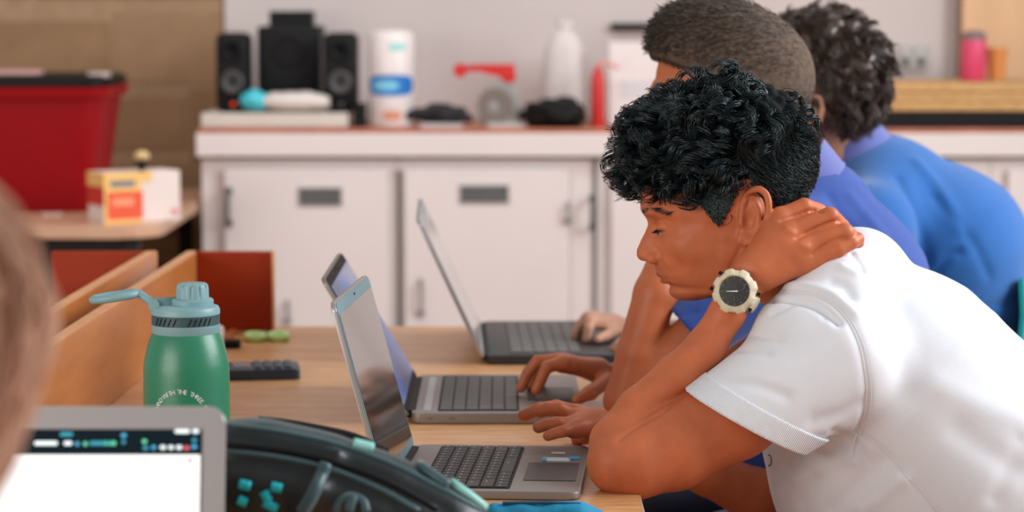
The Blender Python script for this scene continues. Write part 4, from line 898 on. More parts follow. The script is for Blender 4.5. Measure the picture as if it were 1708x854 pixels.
def face_grid():
    rows = {300: [(1071,0),(1080,32),(1100,60),(1130,78),(1170,90),(1260,95)],
            325: [(1066,0),(1074,30),(1090,55),(1120,74),(1160,87),(1260,94)],
            345: [(1067,0),(1072,22),(1084,44),(1100,60),(1130,75),(1170,87),(1260,94)],
            354: [(1070,0),(1075,20),(1087,42),(1101,58),(1130,74),(1170,86),(1260,93)],
            364: [(1077,0),(1082,12),(1091,28),(1103,50),(1130,71),(1170,84),(1260,92)],
            373: [(1080,0),(1085,9),(1094,20),(1105,46),(1128,68),(1165,82),(1260,91)],
            386: [(1075,0),(1080,8),(1091,17),(1101,38),(1118,58),(1150,76),(1200,87),(1260,90)],
            398: [(1069,0),(1074,9),(1088,17),(1099,32),(1110,52),(1140,70),(1200,85),(1260,89)],
            410: [(1064,0),(1069,10),(1086,18),(1099,30),(1110,49),(1140,69),(1200,85),(1260,88)],
            418: [(1061,0),(1065,11),(1078,18),(1093,24),(1102,36),(1114,52),(1145,70),(1200,84),(1260,87)],
            428: [(1061.5,0),(1065,13),(1074,19),(1086,25),(1097,28),(1105,42),(1118,54),(1148,69),(1200,82),(1260,86)],
            435: [(1067,0),(1070,12),(1080,19),(1090,24),(1098,28),(1107,44),(1120,54),(1150,68),(1200,80),(1260,84)],
            440: [(1090,0),(1093,10),(1099,26),(1108,42),(1120,53),(1150,67),(1200,79),(1260,82)],
            450: [(1094,0),(1097,13),(1103,28),(1113,42),(1130,56),(1160,68),(1200,77),(1260,78)],
            457: [(1094,0),(1097,13),(1104,28),(1113,40),(1130,54),(1160,66),(1200,75),(1260,74)],
            463: [(1100,0),(1103,13),(1109,26),(1116,37),(1132,52),(1160,64),(1200,72),(1260,68)],
            470: [(1104,0),(1107,13),(1113,25),(1122,37),(1140,52),(1165,62),(1200,69),(1240,60)],
            477: [(1119,0),(1122,12),(1127,24),(1136,36),(1152,50),(1175,59),(1200,64),(1235,50)],
            486: [(1115,0),(1118,13),(1125,27),(1138,39),(1155,49),(1175,55),(1200,54),(1225,34)],
            494: [(1118,0),(1122,12),(1130,23),(1144,33),(1160,38),(1180,36),(1200,22),(1214,0)],
            501: [(1128,0),(1135,10),(1148,14),(1160,12),(1172,0)],
            506: [(1130,-22),(1150,-14),(1180,-24)]}
    ys = np.arange(280, 530, 1.0); xs = np.arange(1040, 1300, 1.0); G = np.zeros((len(ys), len(xs)))
    ky = sorted(rows); T = []
    for y in ky:
        r = rows[y]; px = [a for a, _ in r]; pw = [b for _, b in r]
        g = np.interp(xs, px, pw); g = np.where(xs < px[0], pw[0]-(px[0]-xs)*3.0, g)
        if pw[-1] <= 0: g = np.where(xs > px[-1], pw[-1]-(xs-px[-1])*1.5, g)
        T.append(g)
    T = np.array(T)
    for j in range(len(xs)): G[:, j] = np.interp(ys, ky, T[:, j])
    G[ys > 506] -= ((ys[ys > 506]-506)*3)[:, None]
    k = np.exp(-0.5*(np.arange(-5, 6)/1.7)**2); k /= k.sum(); kx = np.exp(-0.5*(np.arange(-5, 6)/1.0)**2); kx /= kx.sum()
    Gp = np.pad(G, 5, mode='edge')
    Gp = np.apply_along_axis(lambda v: np.convolve(v, k, 'same'), 0, Gp)
    Gp = np.apply_along_axis(lambda v: np.convolve(v, kx, 'same'), 1, Gp); G = Gp[5:-5, 5:-5]
    gy, gx = np.gradient(G); L = np.sqrt(1+gx*gx+gy*gy)
    return G, L
FG, FL = face_grid()
def face_prim():
    def f(q):
        x = np.clip(q[:, 0]-1040, 0, 258.9); y = np.clip(q[:, 1]-280, 0, 248.9)
        out = np.maximum(0, np.abs(q[:, 0]-1169.5)-129.5)+np.maximum(0, np.abs(q[:, 1]-404.5)-124.5)
        i = x.astype(int); j = y.astype(int); u = x-i; v = y-j
        def s(A): return A[j, i]*(1-u)*(1-v)+A[j, i+1]*u*(1-v)+A[j+1, i]*(1-u)*v+A[j+1, i+1]*u*v
        d = (np.abs(q[:, 2])-s(FG))/s(FL)
        d = np.maximum(d, np.maximum(q[:, 0]-1250, 296-q[:, 1]))      # its back and top lie inside the skull
        return d+out
    return Prim(f, (1050, 285, -105), (1262, 515, 105), 'u', 12)
def V3(x, y, d): return np.array([x, y, d], float)
def ear_prims(cx=1243, cy=354, dd=-92):
    """outer ear: rear rim stands away from the head"""
    def p(x, y, o): return V3(cx+x, cy+y, dd-o)
    out = [ell(p(2, 2, 2), (20, 40, 7), rot=np.array(Matrix.Rotation(math.radians(14), 3, 'Z')), k=6)]
    helix = [(-15, 2, 3), (-13, -24, 6), (-2, -42, 9), (12, -47, 13), (24, -38, 17), (28, -20, 19), (25, 0, 18), (17, 20, 14), (4, 35, 9), (-8, 42, 6)]
    hp = fine([p(*h) for h in helix], 3)
    rr = [5.0]*len(hp)
    out += [cone(a, b, 5.0, 5.0, 'u', 3) for a, b in zip(hp, hp[1:])]
    out += [ell(p(-12, 37, 5), (11, 11, 6), k=8)]                                   # lobe
    ah = fine([p(4, -28, 6), p(12, -12, 9), p(11, 8, 10), p(2, 22, 8)], 3)
    out += [cone(a, b, 4.2, 4.2, 'u', 4) for a, b in zip(ah, ah[1:])]              # inner fold
    out += [ell(p(-15, 8, 7), (6, 9, 5), k=5)]                                     # tragus
    out += [ell(p(-4, 6, 12), (9, 15, 9), op='s', k=5), ell(p(2, -34, 13), (13, 5, 7), op='s', k=4)]
    return out
def head_prims(fr, neck=None, ears=True, open_eye=0.5):
    P = []
    P.append(ell((1214, 274, 0), (139, 116, 98), k=1))
    P.append(face_prim())
    P.append(ell((1085, 350, -24), (10, 6, 22), k=10))                             # brow ridge
    P.append(ell((1150, 404, -62), (30, 20, 14), k=24))                            # cheekbone
    P.append(ell((1099, 378, -31), (9, 9, 14), op='s', k=10))                      # eye socket
    P.append(ell((1107, 378, -31), (15.5, 14.5, 17), k=3))                         # lids over the eyeball
    P.append(ell((1089, 384, -33), (9, 2.1, 15), op='s', k=1.2))
    P.append(ell((1078, 437, -9), (7, 4, 4.5), op='s', k=2))                       # nostril
    P.append(ell((1088, 430, -20), (10, 9, 8), k=5))                               # nostril wing
    P.append(cone((1099, 457, -2), (1118, 461.5, -27), 4.6, 1.6, k=4))             # lips
    P.append(cone((1106, 469, -2), (1120, 464.5, -26), 4.8, 1.6, k=4))
    P.append(cone((1100, 463.2, 0), (1123, 462.8, -31), 1.3, 1.0, op='s', k=2.2))
    if ears: P += ear_prims()
    return [fr.wrap(p) for p in P]
def head_tint(fr, V, brow=(0.22, 0.16, 0.14)):
    q = fr.loc(V); q[:, 2] = -np.abs(q[:, 2]); T = np.ones((len(V), 3))
    def blend(w, c): T[:] = T*(1-w[:, None]) + np.array(c)*w[:, None]
    def seg(pts, r): return np.clip(1.3-segdist(q, [np.array(p, float) for p in pts])/r, 0, 1)
    blend(seg([(1098, 457, -2), (1119, 461.5, -27)], 6)*0.8, (0.62, 0.46, 0.50))
    blend(seg([(1106, 470, -2), (1121, 464.5, -26)], 7)*0.8, (0.74, 0.52, 0.55))
    blend(seg([(1086, 383, -30), (1093, 381, -42), (1104, 379, -50)], 3.2)*0.75, (0.12, 0.08, 0.08))
    blend(seg([(1090, 391, -26), (1108, 389, -46)], 7)*0.25, (0.6, 0.5, 0.55))
    blend(seg([(1069, 353, -14), (1078, 347, -34), (1092, 346, -50), (1112, 352, -64)], 5)*0.75, brow)
    blend(seg([(1125, 490, 0), (1150, 492, -30)], 12)*0.10, (0.8, 0.8, 0.8))
    return T
def hand_from(wrist, knuckles, fingers, thumb=None, kpalm=0.010, rk=0.010, rw=0.017, ax=None, sc=1.0):
    """palm: a metacarpal from the wrist to every knuckle; each finger a chain of its own with bent joints"""
    P = []; w = np.array(wrist, float)
    for kn in knuckles:
        kn = np.array(kn, float); m = w+(kn-w)*0.25
        P.append(cone(m, kn, rw*0.80, rk*1.12, k=kpalm, ax=ax, sc=sc))
    for a, b in zip(knuckles, knuckles[1:]): P.append(cone(np.array(a)*0.85+w*0.15, np.array(b)*0.85+w*0.15, rk, rk, k=kpalm))
    for fi, (kn, pts) in enumerate(zip(knuckles, fingers)):
        ch = [(np.array(kn, float), rk*1.0)]+[(np.array(p[0], float), p[1]) for p in pts]
        first = True
        for a, b in zip(ch, ch[1:]):
            P.append(cone(a[0], b[0], a[1], b[1], k=0.006 if first else 0.0015)); first = False
    if thumb:
        for a, b in zip(thumb, thumb[1:]): P.append(cone(a[0], b[0], a[1], b[1], k=0.006))
    return P
def strands(S, rad):
    """S: n x m x 3 paths -> thin three-sided tubes"""
    n, m, _ = S.shape; T = np.gradient(S, axis=1); T /= np.maximum(np.linalg.norm(T, axis=2, keepdims=True), 1e-9)
    ref = np.array([0.31, 0.52, 0.79]); A = np.cross(T, ref); A /= np.maximum(np.linalg.norm(A, axis=2, keepdims=True), 1e-9); B = np.cross(T, A)
    r = np.asarray(rad).reshape(1, m, 1) if np.ndim(rad) == 1 else rad
    V = np.stack([S+r*(A*math.cos(a)+B*math.sin(a)) for a in (0, 2*PI/3, 4*PI/3)], 2)          # n m 3 3
    base = (np.arange(n)*m*3)[:, None, None]; i = (np.arange(m-1)*3)[None, :, None]; k = np.arange(3)[None, None, :]; k2 = (k+1) % 3
    a = base+i+k; b = base+i+k2; Q = np.stack([a, b, b+3, a+3], -1).reshape(-1, 4)
    return V.reshape(-1, 3), Q
def scalp_points(rng, n, c, r, accept):
    out = []; tot = 0
    while tot < n:
        v = rng.normal(size=(n*2, 3)); v /= np.linalg.norm(v, axis=1)[:, None]; p = c+v*r
        nn = v/r; nn /= np.linalg.norm(nn, axis=1)[:, None]; ok = accept(p)
        out.append(np.concatenate([p[ok], nn[ok]], 1)); tot += ok.sum()
    o = np.concatenate(out)[:n]; return o[:, :3], o[:, 3:]
def lown(p, sc, seed):
    r_ = np.random.default_rng(seed); o = np.zeros(len(p))
    for _ in range(5):
        k_ = r_.normal(size=3); k_ /= np.linalg.norm(k_); o += np.sin((p @ k_)*2*PI/(sc*r_.uniform(0.7, 1.5))+r_.uniform(0, 6.3))
    return o/2.2
def curls(rng, roots, nrm, flow, length, lift, amp, waves, per, spread, m=13, conv=0.6, coh=None):
    """clumps of strands that spiral together; all in head-local pixels"""
    n = len(roots); t = flow-nrm*(flow*nrm).sum(1)[:, None]; t /= np.maximum(np.linalg.norm(t, axis=1), 1e-6)[:, None]; b = np.cross(nrm, t)
    s = np.linspace(0, 1, m); ph = rng.uniform(0, 2*PI, n); wv = waves*rng.uniform(0.7, 1.3, n); sg = rng.choice([-1, 1], n)
    if coh: ph = 2.4*lown(roots, coh, 3)+rng.normal(0, 0.45, n); sg = np.where(lown(roots, coh*1.6, 8) > 0, 1, -1); wv = waves*(1+0.2*lown(roots, coh, 5))
    L = length*rng.uniform(0.7, 1.25, n); out = []
    for q in range(per):
        o1 = rng.normal(0, spread, n); o2 = rng.normal(0, spread, n); dl = rng.uniform(0.8, 1.1, n)
        a = ph[:, None]+sg[:, None]*2*PI*wv[:, None]*s[None]; A = amp*(s**0.6)[None]*rng.uniform(0.75, 1.25, n)[:, None]
        u = 1-conv*s[None]
        P = (roots[:, None]+nrm[:, None]*(lift*np.sin(s*PI*0.62)[None, :, None]+(A*np.cos(a)+o1[:, None]*u)[..., None])
             + t[:, None]*((L*dl)[:, None]*s[None])[..., None] + b[:, None]*((A*np.sin(a)+o2[:, None]*u)[..., None]))
        out.append(P)
    return np.concatenate(out)
# ---- materials of the figures
skin1 = mat('skin', (0.52, 0.145, 0.060, 1), 0.48, var=0.10, vscale=25, bump=0.10, bscale=900, sss=0.10, attr=True, spec=0.35)
skin2 = mat('skin_second', (0.54, 0.15, 0.055, 1), 0.45, var=0.08, vscale=25, sss=0.08, attr=True)
skin3 = mat('skin_third', (0.58, 0.30, 0.20, 1), 0.5, var=0.06, vscale=25, sss=0.08, attr=True)
black_hair = mat('black_hair', (0.005, 0.008, 0.010, 1), 0.26, spec=0.8, spec_tint=(0.75, 0.97, 1.0, 1))
hair_base = mat('black_hair_base', (0.005, 0.006, 0.007, 1), 0.8, spec=0.15)
brown_hair = mat('brown_hair', (0.060, 0.040, 0.030, 1), 0.48, spec=0.45)
dark_brown_hair = mat('dark_brown_hair', (0.060, 0.036, 0.025, 1), 0.4, spec=0.6)
auburn_hair = mat('auburn_hair', (0.42, 0.18, 0.10, 1), 0.4, col2=(0.98, 0.66, 0.48, 1), vscale=34, stretch=(1, 1, 0.10), spec=0.5)
def cloth(name, col, rough=0.85, rib=None, sheen=0.25):
    m = mat(name, col, rough, var=0.03, vscale=12, bump=0.22, bscale=1400, sheen=sheen, spec=0.2)
    if rib:
        N = m.node_tree.nodes; L = m.node_tree.links
        tc = [n for n in N if n.type == 'TEX_COORD'][0]; mp = N.new('ShaderNodeMapping'); mp.inputs['Rotation'].default_value = rib
        L.new(tc.outputs['Object'], mp.inputs[0]); wv = N.new('ShaderNodeTexWave'); wv.inputs['Scale'].default_value = 160
        L.new(mp.outputs[0], wv.inputs['Vector']); bp = N.new('ShaderNodeBump'); bp.inputs['Strength'].default_value = 0.5; bp.inputs['Distance'].default_value = 0.001
        L.new(wv.outputs['Fac'], bp.inputs['Height']); L.new(bp.outputs[0], N['Principled BSDF'].inputs['Normal'])
    return m
white_cloth = cloth('white_cotton', (0.73, 0.75, 0.80, 1), sheen=0.1)
white_rib = cloth('white_rib', (0.72, 0.74, 0.79, 1), rib=(0, math.radians(30), 0), sheen=0.1)
blue_cloth = cloth('blue_cotton', (0.035, 0.080, 0.32, 1), sheen=0.25)
blue_cloth3 = cloth('bright_blue_cotton', (0.020, 0.12, 0.38, 1), sheen=0.3)
collar_cloth = cloth('violet_blue_knit', (0.13, 0.15, 0.42, 1), sheen=0.5)
navy_cloth = cloth('navy_cotton', (0.012, 0.02, 0.055, 1), sheen=0.2)
plum_cloth = cloth('grey_cotton', (0.10, 0.09, 0.10, 1))
# ------------------------------------------------------------ boy in the white polo shirt
D1 = 3.10; S1 = D1/F
fr1 = Frame(W(1200, 380, D1), (1200, 380, 0), S1)
boy1 = thing('person', 'person in a white polo shirt with curly black hair, hand on neck, elbow on table', 'person',
             (0.70, 3.14, 0))
H1 = head_prims(fr1)
P1 = list(H1)
P1 += pch([(1262, 400, 3.12, 72), (1310, 440, 3.12, 70), (1390, 510, 3.13, 84), (1440, 570, 3.13, 100)], k=0.016)   # neck
left_arm = pch([(1400, 600, 3.0, 62), (1320, 640, 2.985, 62), (1225, 694, 2.965, 72), (1122, 749, 2.95, 68), (1062, 770, 2.938, 60)], k=0.012, ax=(0, 1, 0), sc=0.9)
left_arm += pch([(1062, 770, 2.938, 60), (1034, 772, 2.936, 55)], k=0.012)
left_arm += pch([(1034, 768, 2.938, 54), (1028, 738, 2.955, 44), (1066, 682, 2.975, 36), (1128, 626, 2.985, 34.5), (1178, 578, 2.99, 33), (1213, 522, 2.995, 30), (1232, 486, 3.0, 30)], k=0.007)
LA = list(left_arm)
wr = W(1240, 472, 3.003)
def wp(x, y, D, r): return (W(x, y, D), R(r, D))
kn = [W(1300, 364, 3.024), W(1314, 388, 3.012), W(1338, 412, 3.006), W(1356, 432, 3.01)]
LA += [cone(W(1232, 486, 3.0), W(1258, 452, 3.004), R(31, 3), R(33, 3), k=0.012, ax=(0, 1, 0), sc=0.75)]
LA += hand_from(W(1246, 466, 3.004), kn,
    [[wp(1341, 345, 3.032, 15), wp(1366, 352, 3.065, 13), wp(1376, 366, 3.10, 11.5)],
     [wp(1384, 361, 3.020, 16), wp(1404, 378, 3.055, 13.5), wp(1408, 396, 3.085, 12)],
     [wp(1409, 388, 3.012, 16), wp(1428, 402, 3.045, 13), wp(1430, 420, 3.07, 12)],
     [wp(1398, 416, 3.006, 13.5), wp(1420, 404, 3.012, 12.5), wp(1431, 398, 3.02, 11)]],
    thumb=[wp(1256, 442, 3.035, 16), wp(1266, 418, 3.055, 13), wp(1274, 398, 3.065, 12)], rk=R(16.5, 3), rw=R(34, 3), kpalm=0.010)
def bundle(prims, k=0.0015):
    lo = np.min([q.lo for q in prims], 0); hi = np.max([q.hi for q in prims], 0)
    def f(P):
        out = np.full(len(P), 1.0)
        gap = np.maximum(0, np.maximum(lo-P.max(0), P.min(0)-hi))
        if math.sqrt((gap*gap).sum()) > 0.12: return np.maximum(np.linalg.norm(P-(lo+hi)/2, axis=1)-np.linalg.norm(hi-lo)/2, 0.05)
        return evalf(prims, P, marg=0.05)
    return Prim(f, lo, hi, 'u', k)
P1.append(bundle(LA))
# right forearm and hand over the touchpad
P1 += pch([(1440, 560, 3.30, 75), (1390, 720, 3.32, 64), (1335, 860, 3.30, 52)], k=0.01)
P1 += pch([(1335, 872, 3.30, 50), (1262, 828, 3.27, 46), (1180, 788, 3.24, 38), (1090, 748, 3.21, 30), (1020, 716, 3.195, 25), (985, 704, 3.19, 23)], k=0.010)
k2 = [W(962, 688, 3.235), W(962, 697, 3.205), W(958, 707, 3.175), W(955, 716, 3.15)]
P1 += hand_from(W(1005, 708, 3.19), k2,
    [[wp(928, 678, 3.25, 11.5), wp(900, 682, 3.25, 11), wp(874, 693, 3.25, 11)],
     [wp(932, 682, 3.20, 12.5), wp(914, 682, 3.20, 12), wp(900, 686, 3.20, 11)],
     [wp(930, 706, 3.16, 11), wp(912, 708, 3.16, 10.5), wp(898, 713, 3.16, 10)],
     [wp(938, 720, 3.13, 10), wp(925, 723, 3.13, 9.5), wp(914, 727, 3.13, 9)]],
    thumb=[wp(990, 716, 3.19, 15), wp(978, 728, 3.23, 12), wp(962, 733, 3.25, 10)], rk=R(12, 3.2), rw=R(24, 3.2))
# trunk (under the shirt) and legs: coarse, seated on the chair
trunk1 = chain([((0.42, 3.13, 0.93), 0.10), ((0.52, 3.13, 0.80), 0.10), ((0.64, 3.13, 0.64), 0.10), ((0.70, 3.13, 0.56), 0.105)], k=0.03, ax=(0, 1, 0), sc=1.12)
def legs(x0, yc, z0=0.535, kx=0.32, foot=0.20):
    out = []
    for s in (-1, 1):
        y = yc+s*0.10
        out += chain([((x0, y, z0), 0.085), ((kx, y+s*0.03, z0-0.02), 0.058)], k=0.02)
        out += chain([((kx, y+s*0.03, z0-0.02), 0.056), ((kx+0.02, y+s*0.03, 0.33), 0.05), ((kx+0.05, y+s*0.03, 0.09), 0.036), ((kx+0.05, y+s*0.03, 0.05), 0.036)], k=0.01)
        out += chain([((kx+0.06, y+s*0.03, 0.038), 0.036), ((kx-0.12, y+s*0.03, 0.03), 0.030)], k=0.01)
    return out
def build_body(name, prims, coarse, head_box, h1, h2, parent, mt, fr, tintfn=None):
    A = sdf_mesh(prims, h1, head_box)
    B = sdf_mesh(coarse, h2)
    V, Q = join([A, B]); T = head_tint(fr, V)
    if tintfn is not None: T = tintfn(V, T)
    return np_mesh(name, V, Q, tint=T)
import time
t0 = time.time()
VA, QA = sdf_mesh(P1, 0.0021)
# soft creases of the skin
bh = bvh_of(VA, QA)
VA = strokes(VA, QA, bh, [([(1031, 734), (1060, 712), (1100, 690), (1150, 655)], 5, -4),
    ([(1304, 368), (1330, 360), (1352, 352), (1370, 354)], 3.5, -3), ([(1330, 398), (1352, 386), (1378, 374), (1400, 368)], 3.5, -3.5), ([(1356, 424), (1385, 404), (1408, 396)], 3.5, -3), ([(1096, 416), (1102, 423), (1103, 432), (1100, 438)], 3.2, -2.4), ([(1312, 384), (1322, 388)], 7, 2.5), ([(1336, 408), (1346, 412)], 7, 2.5),
    ([(1104, 389), (1112, 388), (1120, 384)], 2.5, -1.2), ([(1096, 370), (1108, 366), (1120, 371)], 2.5, -1.5),
    ([(1104, 438), (1110, 447), (1117, 456)], 5, -1.0),
    ([(1240, 404), (1226, 432), (1208, 468)], 4, -2)])
VB, QB = sdf_mesh(trunk1+legs(0.72, 3.13), 0.008)
V, Q = join([(VA, QA), (VB, QB)])
T = head_tint(fr1, V)
def nail(V, T, pts, c=(1.35, 1.5, 1.7)):
    for x, y, D, r in pts:
        p = W(x, y, D); d = np.linalg.norm(V-p, axis=1); w_ = np.clip(1.6-d/R(r, D)*1.0, 0, 1)[:, None]; T[:] = T*(1-w_)+np.array(c)*w_
nail(V, T, [(903, 674, 3.19, 5), (868, 684, 3.24, 4)])
ek = segdist(V, [W(1000, 780, 2.88), W(1020, 800, 2.88)]); w_ = (np.exp(-(ek/0.03)**2)*0.25)[:, None]; T = T*(1-w_)+np.array((0.6, 0.55, 0.6))*w_
off(link('body', np_mesh('body', V, Q, tint=T), skin1, boy1))
print('boy1 body', len(V), time.time()-t0)
# eyes
def eyes(fr, parent, iris=(0.02, 0.012, 0.008, 1)):
    for s in (-1, 1):
        c = fr.world([1107, 379, s*31.5])[0]; r = 14.6*fr.s
        mb = MB(); bmesh.ops.create_uvsphere(mb.bm, u_segments=20, v_segments=14, radius=r)
        o = mb.build('eye', M_eye, parent, smooth='all'); o.matrix_parent_inverse = parent.matrix_basis.inverted(); o.location = c
        ix = MB(); d = -fr.ex*0.95-fr.ez*0.28; d /= np.linalg.norm(d)
        Mr = Vector(d).to_track_quat('Z', 'Y').to_matrix().to_4x4()
        ix.lathe([(0.0001, r*1.03), (r*0.25, r*1.02), (r*0.46, r*0.93), (r*0.5, r*0.86)], 18, M=Mr, close=False)
        ix.build('iris', M_iris, o, smooth='all')
M_eye = mat('eye_white', (0.36, 0.30, 0.27, 1), 0.15); M_iris = mat('iris', (0.012, 0.008, 0.006, 1), 0.08)
eyes(fr1, boy1)
# white polo shirt: trunk, sleeves as cut cones with an open hem
def sleeve(a, b, ra, rb, cut_p, cut_n, wall, sc=0.75, k=0.03, inner0=0.25):
    a, b, cut_p, cut_n = map(lambda v: np.array(v, float), (a, b, cut_p, cut_n)); cut_n = cut_n/np.linalg.norm(cut_n)
    ex = b+(b-a)*0.55; rx = rb+(rb-ra)*0.55
    outer = cone(a, ex, ra, rx, ax=(0, 1, 0), sc=sc); ia = a+(b-a)*inner0
    inner = cone(ia, ex+(b-a)*0.3, ra+(rb-ra)*inner0-wall, rx-wall, ax=(0, 1, 0), sc=sc)
    def f(P):
        d = np.maximum(outer.f(P), (P-cut_p) @ cut_n); return np.maximum(d, -inner.f(P))
    return Prim(f, outer.lo, outer.hi, 'u', k)
hemN = W(1241-49.7, 701+86.8, 2.96)-W(1241, 701, 2.96)
shirt = pch([(1395, 560, 3.12, 122), (1470, 630, 3.13, 188)], k=0.03, ax=(0, 1, 0), sc=1.0)
shirt += pch([(1470, 630, 3.13, 188), (1490, 655, 3.13, 205), (1590, 770, 3.13, 222), (1720, 900, 3.13, 225)], k=0.03, ax=(0, 1, 0), sc=0.98)
shirt += pch([(1400, 720, 3.13, 120), (1440, 800, 3.13, 140), (1560, 960, 3.13, 170)], k=0.05, ax=(0, 1, 0), sc=1.1)
shirt += pch([(1322, 545, 3.0, 58), (1400, 492, 3.03, 66), (1432, 462, 3.10, 74), (1432, 475, 3.2, 74), (1400, 560, 3.30, 80)], k=0.03)
shirt += [sleeve(W(1388, 600, 2.995), W(1241, 701, 2.965), R(112, 3), R(101, 3), W(1241, 701, 2.965), hemN, R(11, 3), sc=0.88, k=0.035)]
shirt += [sleeve(W(1430, 620, 3.28), W(1385, 740, 3.30), R(100, 3.3), R(84, 3.3), W(1385, 740, 3.3), W(1385, 840, 3.3)-W(1385, 740, 3.3), R(11, 3.3), sc=0.82, k=0.03)]
shirt.append(cone(W(1300, 430, 3.12), W(1392, 512, 3.12), R(84, 3.1), R(76, 3.1), op='s', k=0.008))     # neck opening
t0 = time.time()
VS, QS = sdf_mesh(shirt, 0.0029)
bS = bvh_of(VS, QS)
seam_arm = [(1268, 489), (1300, 485), (1340, 487), (1380, 500), (1410, 528), (1432, 570), (1443, 620), (1446, 660), (1440, 695), (1430, 722)]
seam_side = [(1430, 722), (1465, 745), (1500, 780), (1535, 820), (1565, 858)]
VS = strokes(VS, QS, bS, [
    (seam_arm, 9, -3.5), ([(1274, 501), (1320, 499), (1365, 512), (1398, 538)], 7, -11), ([(1290, 520), (1335, 503), (1372, 520), (1378, 527)], 7, -7),
    ([(1296, 478), (1340, 478), (1385, 490), (1425, 522)], 11, 6),
    ([(1390, 470), (1410, 478), (1420, 495)], 10, -6), ([(1420, 420), (1436, 440), (1440, 452)], 7, -5), ([(1405, 445), (1425, 455)], 8, 4),
    ([(1180, 610), (1230, 585), (1280, 590)], 8, -3), ([(1178, 640), (1250, 640), (1310, 660)], 10, -3), ([(1196, 580), (1240, 560), (1300, 566)], 7, -3),
    ([(1360, 702), (1400, 692), (1432, 674)], 17, -4), 
    ([(1390, 720), (1420, 735), (1445, 770)], 10, -5), ([(1310, 770), (1340, 740), (1400, 735)], 14, -6), ([(1330, 800), (1380, 770), (1420, 760)], 16, 6),
    ([(1390, 850), (1440, 800), (1470, 770)], 16, -6), ([(1440, 850), (1490, 810), (1510, 800)], 14, 5), (seam_side, 6, -3),
    ([(1340, 840), (1360, 800)], 14, -5), ([(1600, 720), (1660, 760), (1708, 790)], 24, -6), ([(1560, 640), (1640, 680), (1700, 700)], 26, 5),
    ([(1660, 830), (1690, 770), (1706, 740)], 18, -6), ([(1470, 560), (1500, 600), (1510, 650)], 26, -4)])
shirt1 = off(link('polo_shirt', np_mesh('polo_shirt', VS, QS), white_cloth, boy1))
bS = bvh_of(VS, QS)
def seam(pix, r, name, mt, parent, lift=0.3, n=8, double=None):
    pp = [drop(bS, x, y) for x, y in fine(pix, 6)]; pp = [p for p in pp if p is not None]
    mb = MB(); mb.tube(pp, R(r, 3.0), 6)
    if double:
        q = [drop(bS, x+double[0], y+double[1]) for x, y in fine(pix, 6)]; mb.tube([p for p in q if p is not None], R(r*0.6, 3.0), 6)
    o = mb.build(name, mt, parent, smooth='all'); o.matrix_parent_inverse = parent.matrix_world.inverted(); return o
bpy.context.view_layer.update()
def seam_obj(pix, r, name, mt, parent, double=None):
    o = seam(pix, r, name, mt, parent, double=double); o.matrix_parent_inverse = Matrix.Translation(-Vector((0.70, 3.14, 0))); return o
# cuff: a ribbed band round the hem
def hem_band(a, b, ra, rb, cut_p, cut_n, w, name, mt, parent, sc=0.88):
    a, b, cut_p, n = map(lambda v: np.array(v, float), (a, b, cut_p, cut_n)); n /= np.linalg.norm(n)
    ex = b+(b-a)*0.55; rx = rb+(rb-ra)*0.55
    o = cone(a, ex, ra+0.0016, rx+0.0016, ax=(0, 1, 0), sc=sc); i = cone(a, ex, ra-0.0045, rx-0.0045, ax=(0, 1, 0), sc=sc)
    def f(P):
        h = (P-cut_p) @ n; return np.maximum(np.maximum(o.f(P), -i.f(P)), np.maximum(h-0.001, -h-w))
    V, Q = sdf_mesh([Prim(f, o.lo, o.hi)], 0.0018); return off(link(name, np_mesh(name, V, Q), mt, parent))
hem_band(W(1388, 600, 2.995), W(1241, 701, 2.965), R(112, 3), R(101, 3), W(1241, 701, 2.965), hemN, 0.028, 'sleeve_cuff', white_rib, boy1)
so = seam_obj(seam_arm, 1.5, 'sleeve_seam', white_cloth, boy1, double=(7, 3))
so = seam_obj([(1180, 622), (1200, 650), (1235, 680), (1285, 704), (1338, 720)], 1.4, 'cuff_seam', white_cloth, boy1)
so = seam_obj(seam_side, 1.4, 'side_seam', white_cloth, boy1)
th = MB(); th.tube([drop(bS, 1428, 723)+np.array((0, -0.004, 0)), drop(bS, 1421, 738)+np.array((0, -0.008, 0)), drop(bS, 1418, 750)+np.array((0, -0.007, 0)), drop(bS, 1423, 762)+np.array((0, -0.004, 0))], 0.0007, 5)
off(th.build('loose_thread', white_cloth, boy1, smooth='all'))
# collar folded down at the nape
cb = MB(); ca = Vector(W(1330, 445, 3.12)); cz = (Vector(W(1400, 520, 3.12))-ca).normalized(); Mc = Matrix.Translation(W(1376, 496, 3.12)) @ cz.to_track_quat('Z', 'Y').to_matrix().to_4x4()
r0 = R(84, 3.1); cb.lathe([(r0*0.98, -0.012), (r0*1.0, -0.016), (r0*1.04, -0.013), (r0*1.16, 0.012), (r0*1.13, 0.013), (r0*1.0, -0.008)], 40, M=Mc, close=False)
off(cb.build('collar', white_rib, boy1, smooth='all'))
# small dark crest embroidered on the chest side
cr = MB()
cq = [drop(bS, 1283+4*math.cos(a), 768+9*math.sin(a)) for a in np.linspace(-1.8, 1.8, 9)]; cq = [c for c in cq if c is not None]
if len(cq) > 3: cr.tube(cq, 0.0009, 6); off(cr.build('crest_stitching', navy_cloth, boy1, smooth='all'))
print('shirt', len(VS), time.time()-t0)
